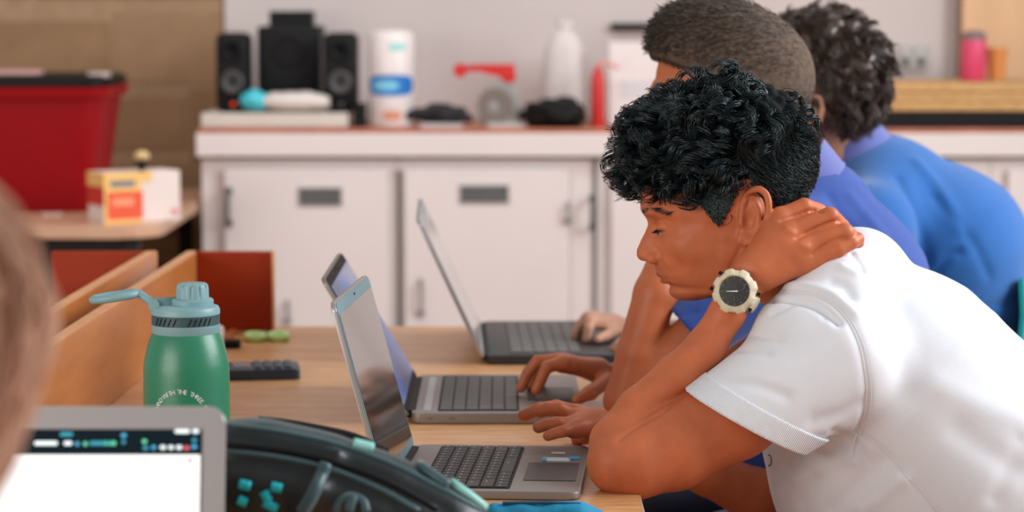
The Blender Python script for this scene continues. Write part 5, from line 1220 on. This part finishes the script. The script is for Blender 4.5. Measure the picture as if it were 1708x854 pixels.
# shorts, shoes
def shorts(x0, yc, parent, mt, z0=0.535, kx=0.32):
    P = chain([((x0+0.02, yc, z0+0.03), 0.115)]*1+[((x0-0.05, yc, z0), 0.11)], k=0.03, ax=(0, 1, 0), sc=1.5)
    for s in (-1, 1): P += chain([((x0, yc+s*0.10, z0), 0.098), ((kx+0.08, yc+s*0.125, z0-0.012), 0.078)], k=0.03)
    for s in (-1, 1): P += chain([((kx+0.08, yc+s*0.125, z0-0.012), 0.078), ((kx, yc+s*0.13, z0-0.02), 0.072), ((kx+0.02, yc+s*0.13, 0.33), 0.066), ((kx+0.05, yc+s*0.13, 0.12), 0.056)], k=0.01)
    V, Q = sdf_mesh(P, 0.009); return off(link('trousers', np_mesh('trousers', V, Q), mt, parent))
def shoes(x0, yc, parent, kx=0.32):
    for s in (-1, 1):
        y = yc+s*0.13
        V, Q = sdf_mesh(chain([((kx+0.07, y, 0.045), 0.044), ((kx-0.13, y, 0.036), 0.036)], k=0.01)+chain([((kx+0.055, y, 0.10), 0.043), ((kx+0.06, y, 0.045), 0.044)], k=0.01), 0.006)
        V[:, 2] = np.maximum(V[:, 2], 0.002); off(link('shoe', np_mesh('shoe', V, Q), navy_cloth, parent))
shorts(0.72, 3.13, boy1, navy_cloth); shoes(0.72, 3.13, boy1)
# curly black hair
t0 = time.time()
rng = np.random.default_rng(5)
hx_ = [990, 1060, 1120, 1165, 1188, 1204, 1220, 1232, 1262, 1286, 1300, 1370]; hy_ = [300, 312, 326, 340, 366, 372, 350, 322, 312, 345, 362, 366]
def hline(x): return np.interp(x, hx_, hy_)
def cap_accept(p): return (p[:, 1] < hline(p[:, 0])) & ~((p[:, 0] < 1085) & (p[:, 1] > 300))
def hair_cap(fr, bumps, grow, cut, rngs, k=8):
    P = [ell((1212, 262, 0), (142+grow, 122+grow, 100+grow*0.8), k=1)]
    for c, r in bumps: P.append(ell(c, (r, r, r), k=k))
    def cf(q): return (q[:, 1]-cut(q[:, 0]))*0.7
    P.append(Prim(cf, (0, 0, -900), (3000, 900, 900), 'i', 6))
    return [fr.wrap(p, mirror=False) for p in P]
r_c = np.array((1212, 262, 0.0)); r_r = np.array((142, 122, 102.0))
rt, nm = scalp_points(rng, 150, r_c, np.array((146, 128, 104.0)), lambda p: cap_accept(p) & ((p[:, 0] < 1160) | (p[:, 1] < 215)) & (p[:, 1] < 300))
bumps = [(p-n*2, rng.uniform(9, 15)) for p, n in zip(rt, nm)]
cp_ = hair_cap(fr1, bumps, 2, lambda x: hline(x)-6, rng)
VH, QH = sdf_mesh(cp_, 0.0028)
# long curls on top and at the front, short hair swept back above the nape
def curly(p): return cap_accept(p) & ((p[:, 0] < 1235) | (p[:, 1] < 235-(p[:, 0]-1235)*0.35))
def short(p): return cap_accept(p) & ~curly(p)
ra, na = scalp_points(rng, 430, r_c, r_r+np.array((6, 8, 4)), curly)
fl = np.stack([-0.75*np.ones(len(ra)), np.where(ra[:, 0] < 1130, 0.9, 0.5)+0.5*lown(ra, 90, 11), 0.6*lown(ra, 80, 12)], 1)
fl[:, 0] += np.where(ra[:, 0] > 1220, 1.5, 0)*(ra[:, 0]-1220)/120+0.5*lown(ra, 70, 13)+rng.normal(0, 0.15, len(ra))
Sa = curls(rng, ra, na, fl, 68, 15, 13, 1.2, 15, 3.4, m=15, conv=0.45, coh=66)
front = lambda p: (p[:, 0] < 1105) & (p[:, 1] > 180) & (p[:, 1] < 300)
rf, nf = scalp_points(rng, 60, r_c, r_r+np.array((10, 8, 4)), front)
ff = np.stack([-0.5*np.ones(len(rf)), 0.9*np.ones(len(rf)), rng.normal(0, 0.3, len(rf))], 1)
Sf = curls(rng, rf, nf, ff, 62, 34, 13, 1.3, 14, 2.6, m=18, conv=0.3, coh=50)
rs, ns = scalp_points(rng, 4200, r_c, r_r+np.array((1, 2, 1)), short)
fs = np.stack([0.8+rng.normal(0, 0.2, len(rs)), 0.55+rng.normal(0, 0.2, len(rs)), rng.normal(0, 0.2, len(rs))], 1)
Ss = curls(rng, rs, ns, fs, 30, 7, 1.5, 0.4, 1, 0.8, m=7, conv=0.0)
rb, nb = scalp_points(rng, 260, r_c, r_r-np.array((2, 0, 2)), lambda p: cap_accept(p) & (p[:, 0] > 1150) & (p[:, 0] < 1215) & (p[:, 1] > 290))
Sb = curls(rng, rb, nb, np.stack([0.15*np.ones(len(rb)), np.ones(len(rb)), np.zeros(len(rb))], 1), 32, 2, 2, 0.5, 2, 1.5, m=7, conv=0.3)
def clear_face(S):
    low = np.interp(S[:, :, 0], [1000, 1060, 1090, 1120, 1150, 1172, 1190, 1206, 1222, 1240, 1262, 1284, 1300, 1380], [335, 338, 338, 340, 345, 352, 368, 372, 345, 322, 316, 340, 360, 372])
    far = (((S[:, :, 0]-1212)/150)**2+((S[:, :, 1]-262)/138)**2 > 1.26) & (S[:, :, 0] > 1230)
    return S[~((S[:, :, 1] > low) | far).any(1)]
Sa = clear_face(Sa); Sf = clear_face(Sf)
# sideburn and the edge of the temple, lying on the skin
nsb = 1000; bx_ = rng.uniform(1128, 1236, nsb*3); by_ = rng.uniform(296, 372, nsb*3)
lowb = np.interp(bx_, [1128, 1150, 1172, 1190, 1204, 1216, 1228, 1236], [312, 322, 342, 362, 374, 352, 326, 312]); okb = by_ < lowb-6-np.abs(rng.normal(0, 5, len(bx_))); bx_ = bx_[okb][:nsb]; by_ = by_[okb][:nsb]; bx_ = bx_-12; by_ = by_-5
wd_ = FG[np.clip((by_-280).astype(int), 0, 249), np.clip((bx_-1040).astype(int), 0, 259)]; tb = np.linspace(0, 1, 6)
Ssb = np.stack([bx_[:, None]+tb*(6-0.18*(bx_-1190))[:, None]*0.6+rng.normal(0, 1, (len(bx_), 1)), by_[:, None]+tb*14, -(wd_[:, None]+1.0+4.0*np.sin(tb*2.6)+0*tb)], 2)
Ssb = np.concatenate([Ssb, Ssb*np.array([1, 1, -1])])
def to_world(fr, S): return fr.world(S.reshape(-1, 3)).reshape(S.shape)
off(link('scalp_hair', np_mesh('scalp_hair', VH, QH), hair_base, boy1))
parts = []
for S, r in ((Sa, 0.00058), (Sf, 0.00042)): parts.append(strands(to_world(fr1, S), r*np.array([1]*(S.shape[1]-4)+[0.9, 0.75, 0.55, 0.3])))
for S, r in ((Ss, 0.00052), (Sb, 0.0006), (Ssb, 0.0006)): parts.append(strands(to_world(fr1, S), r*np.array([1]*(S.shape[1]-2)+[0.8, 0.3])))
V, Q = join(parts); off(link('curly_hair', np_mesh('curly_hair', V, Q), black_hair, boy1))
print('hair1', len(Q), time.time()-t0)
eb = np.array([[1070, 352, -16], [1078, 346, -36], [1092, 345, -52], [1112, 351, -66]], float)
n = 230; u = rng.uniform(0, 1, n); ep = np.stack([np.interp(u, [0, .3, .6, 1], eb[:, i]) for i in range(3)], 1)+rng.normal(0, 2.0, (n, 3))
es = ep[:, None]+np.linspace(0, 1, 4)[None, :, None]*np.array([9, -2.0, -6])+np.zeros((n, 4, 3)); es = np.concatenate([es, es*np.array([1, 1, -1])])
V, Q = strands(to_world(fr1, es), 0.0003*np.array([1, 1, 0.8, 0.4])); off(link('eyebrows', np_mesh('eyebrows', V, Q), black_hair, boy1))
# lashes
ls = np.array([[1091, 382, -24], [1091.5, 381, -32], [1095, 380, -42], [1101, 380, -48]], float); n = 50; u = rng.uniform(0, 1, n)
lp = np.stack([np.interp(u, [0, .3, .7, 1], ls[:, i]) for i in range(3)], 1); lt = np.linspace(0, 1, 4)
es = lp[:, None]+lt[None, :, None]*np.array([-7, 5.0, -3])+np.zeros((n, 4, 3)); es = np.concatenate([es, es*np.array([1, 1, -1])])
V, Q = strands(to_world(fr1, es), 0.00028*np.array([1, 1, 0.8, 0.4])); off(link('eyelashes', np_mesh('eyelashes', V, Q), black_hair, boy1))
# ------------------------------------------------------------ boy with cropped brown hair, one place further along
t0 = time.time()
D2 = 3.56; S2 = D2/F*0.925
fr2 = Frame(W(1222, 128, D2), (1212, 262, 0), S2, rot=(math.radians(10), 0, 0))
boy2 = thing('person', 'person in a violet-blue polo shirt with short cropped brown hair, seated between the other two', 'person', (0.62, 3.62, 0))
P2 = head_prims(fr2)
P2 += pch([(1250, 215, 3.58, 66), (1310, 300, 3.60, 64), (1340, 370, 3.62, 84)], k=0.016)
P2 += pch([(1325, 430, 3.47, 48), (1180, 540, 3.455, 40), (1050, 652, 3.44, 32)], k=0.008)
P2 += pch([(1045, 655, 3.44, 30), (1036, 668, 3.435, 29), (1062, 590, 3.445, 34), (1094, 490, 3.46, 37), (1122, 410, 3.48, 31), (1136, 350, 3.50, 25)], k=0.007)
P2 += hand_from(W(1136, 352, 3.50), [W(1150, 285, 3.475), W(1136, 280, 3.485), W(1122, 284, 3.50), W(1112, 292, 3.52)],
    [[wp(1165, 250, 3.475, 10), wp(1172, 225, 3.49, 9)], [wp(1140, 244, 3.475, 10), wp(1150, 215, 3.48, 9)],
     [wp(1122, 250, 3.49, 10), wp(1125, 228, 3.495, 9)], [wp(1106, 264, 3.51, 9), wp(1106, 246, 3.52, 8)]],
    thumb=[wp(1130, 335, 3.52, 12), wp(1118, 310, 3.55, 10), wp(1112, 292, 3.57, 9)], rk=R(10.5, 3.5), rw=R(20, 3.5))
P2 += pch([(1330, 450, 3.76, 48), (1260, 560, 3.76, 38), (1180, 640, 3.72, 32), (1100, 634, 3.66, 27), (1035, 622, 3.61, 20)], k=0.008)
P2 += hand_from(W(1018, 622, 3.60), [W(938, 606, 3.525), W(925, 603, 3.565), W(930, 602, 3.60), W(940, 606, 3.63)],
    [[wp(912, 612, 3.51, 10.5), wp(903, 632, 3.51, 9.5), wp(894, 651, 3.51, 9)],
     [wp(897, 602, 3.56, 10.5), wp(880, 622, 3.56, 9.5), wp(869, 647, 3.56, 9)],
     [wp(905, 604, 3.61, 10), wp(890, 622, 3.61, 9), wp(884, 642, 3.61, 8.5)],
     [wp(915, 612, 3.65, 9), wp(905, 626, 3.65, 8), wp(902, 640, 3.65, 7.5)]],
    thumb=[wp(1012, 634, 3.57, 14), wp(985, 655, 3.50, 12), wp(962, 667, 3.48, 9)], rk=R(12, 3.5), rw=R(24, 3.55))
VA, QA = sdf_mesh(P2, 0.0031)
VB, QB = sdf_mesh(pch([(1350, 390, 3.62, 76), (1395, 500, 3.62, 100), (1445, 660, 3.62, 110), (1500, 830, 3.62, 112)], k=0.03, ax=(0, 1, 0), sc=1.1)+legs(0.60, 3.62, kx=0.24), 0.008)
V, Q = join([(VA, QA), (VB, QB)]); off(link('body', np_mesh('body', V, Q, tint=head_tint(fr2, V)), skin2, boy2)); eyes(fr2, boy2)
sh = pch([(1352, 372, 3.62, 112), (1395, 480, 3.62, 148), (1440, 640, 3.62, 160), (1500, 800, 3.62, 165), (1540, 900, 3.62, 165)], k=0.03, ax=(0, 1, 0), sc=1.05)
sh += pch([(1330, 400, 3.50, 62), (1345, 350, 3.60, 70), (1340, 400, 3.72, 62)], k=0.03)
sh += pch([(1250, 700, 3.6, 60), (1330, 820, 3.6, 80)], k=0.05)
sh += [sleeve(W(1335, 425, 3.50), W(1165, 545, 3.46), R(66, 3.5), R(58, 3.5), W(1142, 540, 3.46), W(1090, 590, 3.46)-W(1142, 540, 3.46), R(13, 3.5), sc=1.0, k=0.03)]
sh += [sleeve(W(1335, 445, 3.74), W(1275, 545, 3.75), R(62, 3.7), R(54, 3.7), W(1270, 560, 3.75), W(1250, 590, 3.75)-W(1270, 560, 3.75), R(13, 3.7), sc=1.0, k=0.03)]
sh.append(cone(W(1290, 250, 3.60), W(1345, 340, 3.61), R(78, 3.6), R(70, 3.6), op='s', k=0.006))
V, Q = sdf_mesh(sh, 0.0043); bS2 = bvh_of(V, Q)
V = strokes(V, Q, bS2, [([(1420, 330), (1470, 390), (1500, 450)], 16, 4), ([(1385, 330), (1430, 400), (1450, 450)], 14, -4), ([(1440, 310), (1475, 350)], 8, -3),
    ([(1130, 530), (1160, 520)], 5, -3), ([(1150, 560), (1180, 540)], 5, 3)])
off(link('polo_shirt', np_mesh('polo_shirt', V, Q), blue_cloth, boy2))
def collar(parent, c, axis_to, r0, mt, wide=1.12, h=0.022, tilt=None):
    """stand and folded leaf of a polo collar"""
    cz = (Vector(axis_to)-Vector(c)).normalized(); M = Matrix.Translation(c) @ cz.to_track_quat('Z', 'Y').to_matrix().to_4x4()
    cb = MB(); cb.lathe([(r0*0.98, h*0.6), (r0*0.97, -h*0.55), (r0*1.0, -h*0.72), (r0*1.05, -h*0.6), (r0*wide, h*0.75), (r0*(wide+0.03), h*0.85), (r0*wide*0.97, h*0.80)], 48, M=M, close=False)
    return off(cb.build('collar', mt, parent, smooth='all'))
collar(boy2, W(1322, 290, 3.605), W(1352, 340, 3.61), R(72, 3.6), collar_cloth, wide=1.14, h=0.030)
shorts(0.60, 3.62, boy2, navy_cloth, kx=0.24); shoes(0.60, 3.62, boy2, kx=0.24)
# cropped hair: a thin cap with thousands of short hairs combed forward
def cut2(x): return np.interp(x, [1040, 1066, 1100, 1140, 1165, 1190, 1205, 1225, 1260, 1290, 1330, 1380], [246, 250, 256, 262, 285, 345, 350, 320, 312, 350, 372, 378])
cp2 = [fr2.wrap(p, mirror=False) for p in [ell((1212, 260, 0), (149, 128, 104), k=1), ell((1110, 215, 0), (52, 60, 70), k=40), ell((1180, 170, 0), (80, 36, 70), k=30),
    Prim(lambda q: (q[:, 1]-cut2(q[:, 0]))*0.7, (0, 0, -900), (3000, 900, 900), 'i', 5)]]
VH, QH = sdf_mesh(cp2, 0.003)
bh2 = bvh_of(VH, QH); NH = vnormals(VH, QH); rng = np.random.default_rng(9)
ii = rng.choice(len(VH), min(len(VH), 9000), replace=False); pl = fr2.loc(VH[ii]); nl = fr2.loc(VH[ii]+NH[ii]*fr2.s)-pl
top = np.clip((300-pl[:, 1])/160, 0, 1)[:, None]
d = nl*0.55+np.stack([-0.8*np.ones(len(ii)), 0.25+rng.normal(0, 0.25, len(ii)), rng.normal(0, 0.35, len(ii))], 1)
d = np.where(top < 0.35, nl*0.15+np.stack([0.25*np.ones(len(ii)), np.ones(len(ii)), np.zeros(len(ii))], 1), d); L = (5+17*top)*rng.uniform(0.7, 1.3, (len(ii), 1))
st = pl[:, None]-nl[:, None]*1.5+d[:, None]*L[:, None]*np.array([0, 0.4, 0.75, 1])[None, :, None]; st[:, 2:, :] -= (nl*L*0.25)[:, None]
crop_base = mat('cropped_hair_base', (0.11, 0.075, 0.055, 1), 0.8, var=0.35, vscale=140, bump=0.6, bscale=500, spec=0.2)
off(link('cropped_scalp', np_mesh('cropped_scalp', VH, QH), crop_base, boy2))
V, Q = strands(to_world(fr2, st), 0.00075*np.array([1, 1, 0.8, 0.35])); off(link('cropped_hair', np_mesh('cropped_hair', V, Q), brown_hair, boy2))
print('boy2', time.time()-t0); t0 = time.time()
# ------------------------------------------------------------ furthest boy, seen from behind his ear
D3 = 4.22; S3 = D3/F*0.76
fr3 = Frame(W(1366, 120, D3), (1212, 262, 0), S3, rot=(math.radians(6), math.radians(-28), 0))
boy3 = thing('person', 'person in a bright blue polo shirt with wavy dark brown hair, furthest along the table', 'person', (0.80, 4.26, 0))
P3 = head_prims(fr3)
P3 += pch([(1370, 190, 4.24, 52), (1410, 250, 4.25, 54), (1440, 320, 4.26, 70)], k=0.016)
P3 += pch([(1420, 400, 4.42, 40), (1300, 500, 4.40, 30), (1180, 560, 4.34, 26), (1090, 552, 4.22, 20), (1040, 545, 4.17, 15)], k=0.008)
P3 += pch([(1430, 390, 4.06, 40), (1300, 520, 4.04, 30), (1240, 590, 4.0, 26), (1140, 575, 4.02, 20), (1095, 566, 4.05, 15)], k=0.008)
P3 += hand_from(W(1035, 543, 4.17), [W(985, 536, 4.11), W(980, 530, 4.15), W(984, 529, 4.18), W(990, 533, 4.21)],
    [[wp(982, 547, 4.10, 8.5), wp(980, 557, 4.10, 8), wp(978, 566, 4.10, 7.5)], [wp(968, 541, 4.15, 8.5), wp(962, 551, 4.15, 8), wp(958, 561, 4.15, 7.5)],
     [wp(970, 538, 4.19, 8), wp(964, 547, 4.19, 7.5), wp(962, 556, 4.19, 7)], [wp(978, 540, 4.22, 7), wp(972, 548, 4.22, 6.5), wp(970, 554, 4.22, 6)]],
    thumb=[wp(1030, 550, 4.15, 10), wp(1010, 560, 4.10, 8), wp(997, 566, 4.08, 7)], rk=R(9, 4.15), rw=R(18, 4.15))
P3 += hand_from(W(1095, 566, 4.05), [W(1050, 572, 4.0), W(1048, 569, 4.03), W(1050, 568, 4.06), W(1054, 570, 4.09)],
    [[wp(1035, 576, 4.0, 7), wp(1026, 584, 4.0, 6)], [wp(1030, 574, 4.03, 7), wp(1020, 582, 4.03, 6)], [wp(1032, 572, 4.06, 7), wp(1024, 580, 4.06, 6)], [wp(1040, 573, 4.09, 6), wp(1032, 579, 4.09, 5.5)]],
    thumb=[wp(1080, 572, 4.07, 9), wp(1062, 578, 4.11, 7), wp(1052, 580, 4.12, 6)], rk=R(8, 4.05), rw=R(15, 4.05))
VA, QA = sdf_mesh(P3, 0.0037)
VB, QB = sdf_mesh(chain([((0.60, 4.26, 0.96), 0.09), ((0.67, 4.26, 0.84), 0.10), ((0.69, 4.26, 0.66), 0.095), ((0.69, 4.26, 0.56), 0.10)], k=0.03, ax=(0, 1, 0), sc=1.05)+legs(0.69, 4.26, kx=0.30), 0.008)
V, Q = join([(VA, QA), (VB, QB)]); off(link('body', np_mesh('body', V, Q, tint=head_tint(fr3, V)), skin3, boy3)); eyes(fr3, boy3)
sh = pch([(1482, 350, 4.26, 116), (1560, 425, 4.26, 152), (1568, 520, 4.26, 136), (1550, 640, 4.26, 122), (1545, 780, 4.26, 122)], k=0.03, ax=(0, 1, 0), sc=1.1)
sh += pch([(1450, 330, 4.26, 92)]*1+[(1482, 350, 4.26, 100)], k=0.04)
sh += pch([(1450, 380, 4.10, 76), (1470, 330, 4.26, 84), (1450, 380, 4.40, 70)], k=0.04)
sh += [sleeve(W(1450, 385, 4.08), W(1340, 480, 4.05), R(66, 4.1), R(52, 4.1), W(1330, 488, 4.05), W(1300, 515, 4.05)-W(1330, 488, 4.05), R(14, 4.1), sc=1.0, k=0.03)]
sh += [sleeve(W(1450, 390, 4.42), W(1340, 480, 4.40), R(60, 4.4), R(50, 4.4), W(1330, 488, 4.40), W(1300, 515, 4.40)-W(1330, 488, 4.40), R(14, 4.4), sc=1.0, k=0.03)]
sh.append(cone(W(1395, 215, 4.25), W(1440, 290, 4.26), R(64, 4.2), R(56, 4.2), op='s', k=0.006))
V, Q = sdf_mesh(sh, 0.005); bS3 = bvh_of(V, Q)
V = strokes(V, Q, bS3, [([(1500, 300), (1530, 360), (1545, 440)], 16, -8), ([(1530, 270), (1570, 320), (1600, 380)], 18, 6), ([(1545, 480), (1580, 430), (1600, 420)], 10, -7),
    ([(1560, 330), (1620, 400), (1650, 460)], 14, -4), ([(1600, 540), (1660, 510), (1690, 500)], 14, -6)])
off(link('polo_shirt', np_mesh('polo_shirt', V, Q), blue_cloth3, boy3))
collar(boy3, W(1418, 248, 4.255), W(1452, 300, 4.26), R(60, 4.25), collar_cloth, wide=1.16, h=0.034)
shorts(0.69, 4.26, boy3, navy_cloth, kx=0.30); shoes(0.69, 4.26, boy3, kx=0.30)
def cut3(x): return np.interp(x, [1040, 1066, 1100, 1150, 1190, 1205, 1225, 1260, 1290, 1330, 1380], [300, 300, 305, 320, 360, 360, 325, 318, 372, 398, 400])
rt, nm = scalp_points(rng, 190, r_c, np.array((150, 132, 108.0)), lambda p: p[:, 1] < cut3(p[:, 0])-12)
capP = [ell((1216, 266, 0), (150, 134, 108), k=1)]+[ell(p, (r, r, r), k=7) for p, r in zip(rt-nm*3, rng.uniform(10, 21, len(rt)))]
capP.append(Prim(lambda q: (q[:, 1]-cut3(q[:, 0]))*0.7, (0, 0, -900), (3000, 900, 900), 'i', 6))
VH, QH = sdf_mesh([fr3.wrap(p, mirror=False) for p in capP], 0.0036)
ra, na = scalp_points(rng, 330, np.array((1216, 266, 0.0)), np.array((154, 136, 112.0)), lambda p: p[:, 1] < cut3(p[:, 0])-6)
fl = np.stack([0.3+rng.normal(0, 0.5, len(ra)), 0.9+rng.normal(0, 0.3, len(ra)), rng.normal(0, 0.5, len(ra))], 1)
Sa = curls(rng, ra, na, fl, 62, 9, 9, 0.9, 10, 4.0, m=11, conv=0.3, coh=80)
V, Q = join([(VH, QH), strands(to_world(fr3, Sa), 0.0008*np.array([1]*8+[0.8, 0.6, 0.3]))])
off(link('wavy_hair', np_mesh('wavy_hair', V, Q), dark_brown_hair, boy3))
print('boy3', time.time()-t0); t0 = time.time()
# ------------------------------------------------------------ person in the left foreground, long auburn hair, back to the lens
DG = 1.32; SG = 0.00070
frg = Frame((-0.340, DG, 1.118), (1200, 330, 0), SG, rot=(math.radians(14), math.radians(-96), 0))
girl = thing('person', 'person with long straight auburn hair, blurred at the left edge close to the lens', 'person', (-0.36, 1.16, 0))
PG = head_prims(frg)
PG += chain([((-0.348, 1.27, 1.07), 0.050), ((-0.35, 1.20, 1.01), 0.052), ((-0.35, 1.17, 0.97), 0.075)], k=0.02)
for s in (-1, 1):
    PG += chain([((-0.36+s*0.14, 1.17, 0.955), 0.044), ((-0.36+s*0.19, 1.30, 0.80), 0.036), ((-0.36+s*0.19, 1.36, 0.782), 0.034)], k=0.01)
    PG += chain([((-0.36+s*0.19, 1.36, 0.782), 0.034), ((-0.36+s*0.15, 1.50, 0.778), 0.030), ((-0.36+s*0.11, 1.61, 0.775), 0.022)], k=0.008)
    c = np.array((-0.36+s*0.11, 1.62, 0.775)); kx = [c+np.array((s*0.02-j*s*0.017, 0.075-abs(j-1)*0.004, 0.008)) for j in range(4)]
    PG += hand_from(c, kx, [[(k_+np.array((0, 0.03, 0.004)), 0.008), (k_+np.array((0, 0.055, -0.012)), 0.007)] for k_ in kx],
        thumb=[(c+np.array((-s*0.02, 0.02, 0)), 0.012), (c+np.array((-s*0.045, 0.05, -0.004)), 0.009), (c+np.array((-s*0.05, 0.075, -0.006)), 0.008)], rk=0.009, rw=0.02)
VA, QA = sdf_mesh(PG, 0.0042)
V, Q = join([(VA, QA), sdf_mesh(chain([((-0.36, 1.16, 0.93), 0.09), ((-0.36, 1.06, 0.70), 0.10), ((-0.36, 1.04, 0.55), 0.11)], k=0.03, ax=(1, 0, 0), sc=1.2), 0.009)])
legsG = []
for s in (-1, 1):
    x = -0.36+s*0.10
    legsG += chain([((x, 1.04, 0.535), 0.085), ((x+s*0.02, 1.42, 0.52), 0.058)], k=0.02)+chain([((x+s*0.02, 1.42, 0.52), 0.056), ((x+s*0.02, 1.40, 0.30), 0.05), ((x+s*0.02, 1.38, 0.06), 0.036)], k=0.01)+chain([((x+s*0.02, 1.37, 0.038), 0.036), ((x+s*0.02, 1.52, 0.030), 0.030)], k=0.01)
V, Q = join([(V, Q), sdf_mesh(legsG, 0.009)])
off(link('body', np_mesh('body', V, Q, tint=head_tint(frg, V)), skin3, girl)); eyes(frg, girl)
sh = chain([((-0.36, 1.16, 0.915), 0.115), ((-0.36, 1.10, 0.78), 0.115), ((-0.36, 1.05, 0.60), 0.125)], k=0.03, ax=(1, 0, 0), sc=1.35)
for s in (-1, 1): sh += chain([((-0.36, 1.17, 0.98), 0.06), ((-0.36+s*0.135, 1.17, 0.955), 0.062), ((-0.36+s*0.165, 1.22, 0.89), 0.058)], k=0.03)
V, Q = sdf_mesh(sh, 0.006); off(link('shirt', np_mesh('shirt', V, Q), navy_cloth, girl))
sp = []
for s in (-1, 1): sp += chain([((-0.36+s*0.09, 1.04, 0.54), 0.10), ((-0.36+s*0.12, 1.36, 0.525), 0.078)], k=0.03)
V, Q = sdf_mesh(sp, 0.008); off(link('shorts', np_mesh('shorts', V, Q), navy_cloth, girl))
# long hair: cap, then strands that fall over the ears and end below the jaw
rg = np.random.default_rng(3); hc = np.array((-0.338, 1.30, 1.143)); n = 1800
a = rg.uniform(0, 2*PI, n); el_ = rg.uniform(0.15, 1.0, n)*PI/2
dirs = np.stack([np.cos(a)*np.cos(el_), np.sin(a)*np.cos(el_), np.sin(el_)], 1)
keep = ~((dirs[:, 1] > 0.35) & (el_ < 1.0)); dirs = dirs[keep]; n = len(dirs)
m = 16; s_ = np.linspace(0, 1, m); out = np.zeros((n, m, 3)); r0 = np.array((0.088, 0.100, 0.095))
p = hc+dirs*r0
sw = rg.uniform(-1, 1, n); ln = rg.uniform(0.11, 0.15, n)
hd_ = np.stack([dirs[:, 0], dirs[:, 1], np.zeros(n)], 1); hd_ /= np.linalg.norm(hd_, axis=1)[:, None]
ph0 = np.arccos(np.clip(dirs[:, 2], -1, 1))
for j, sj in enumerate(s_):
    ang = ph0+(PI/2-ph0)*min(1, sj*2.5); rr = 1+0.06*np.sin(7*sj+sw*3)+rg.uniform(0, .05, n)
    base = hc+np.stack([hd_[:, 0]*np.sin(ang), hd_[:, 1]*np.sin(ang), np.cos(ang)], 1)*r0*rr[:, None]
    fall = max(0, sj-0.4)/0.6; base[:, 2] -= fall*ln; base[:, :2] -= hd_[:, :2]*(fall**1.3*0.065)
    base[:, 0] += 0.005*np.sin(sw*9+sj*5); out[:, j] = base
V, Q = strands(out, 0.0013*np.array([1]*12+[0.9, 0.7, 0.5, 0.3]))
capg = [ell(hc, (0.090, 0.100, 0.097), k=0.001), cone(hc, hc+np.array((0, -0.025, -0.10)), 0.084, 0.060, k=0.01), Prim(lambda P: np.maximum((P[:, 1]-(hc[1]+0.045))*1.0, -(P[:, 2]-(hc[2]-0.14)))-np.maximum(0, (P[:, 2]-hc[2]-0.02))*1.4, (-9, -9, -9), (9, 9, 9), 'i', 0.004)]
VH, QH = sdf_mesh(capg, 0.005)
V, Q = join([(VH, QH), (V, Q)]); off(link('long_hair', np_mesh('long_hair', V, Q), auburn_hair, girl))
print('girl', time.time()-t0)
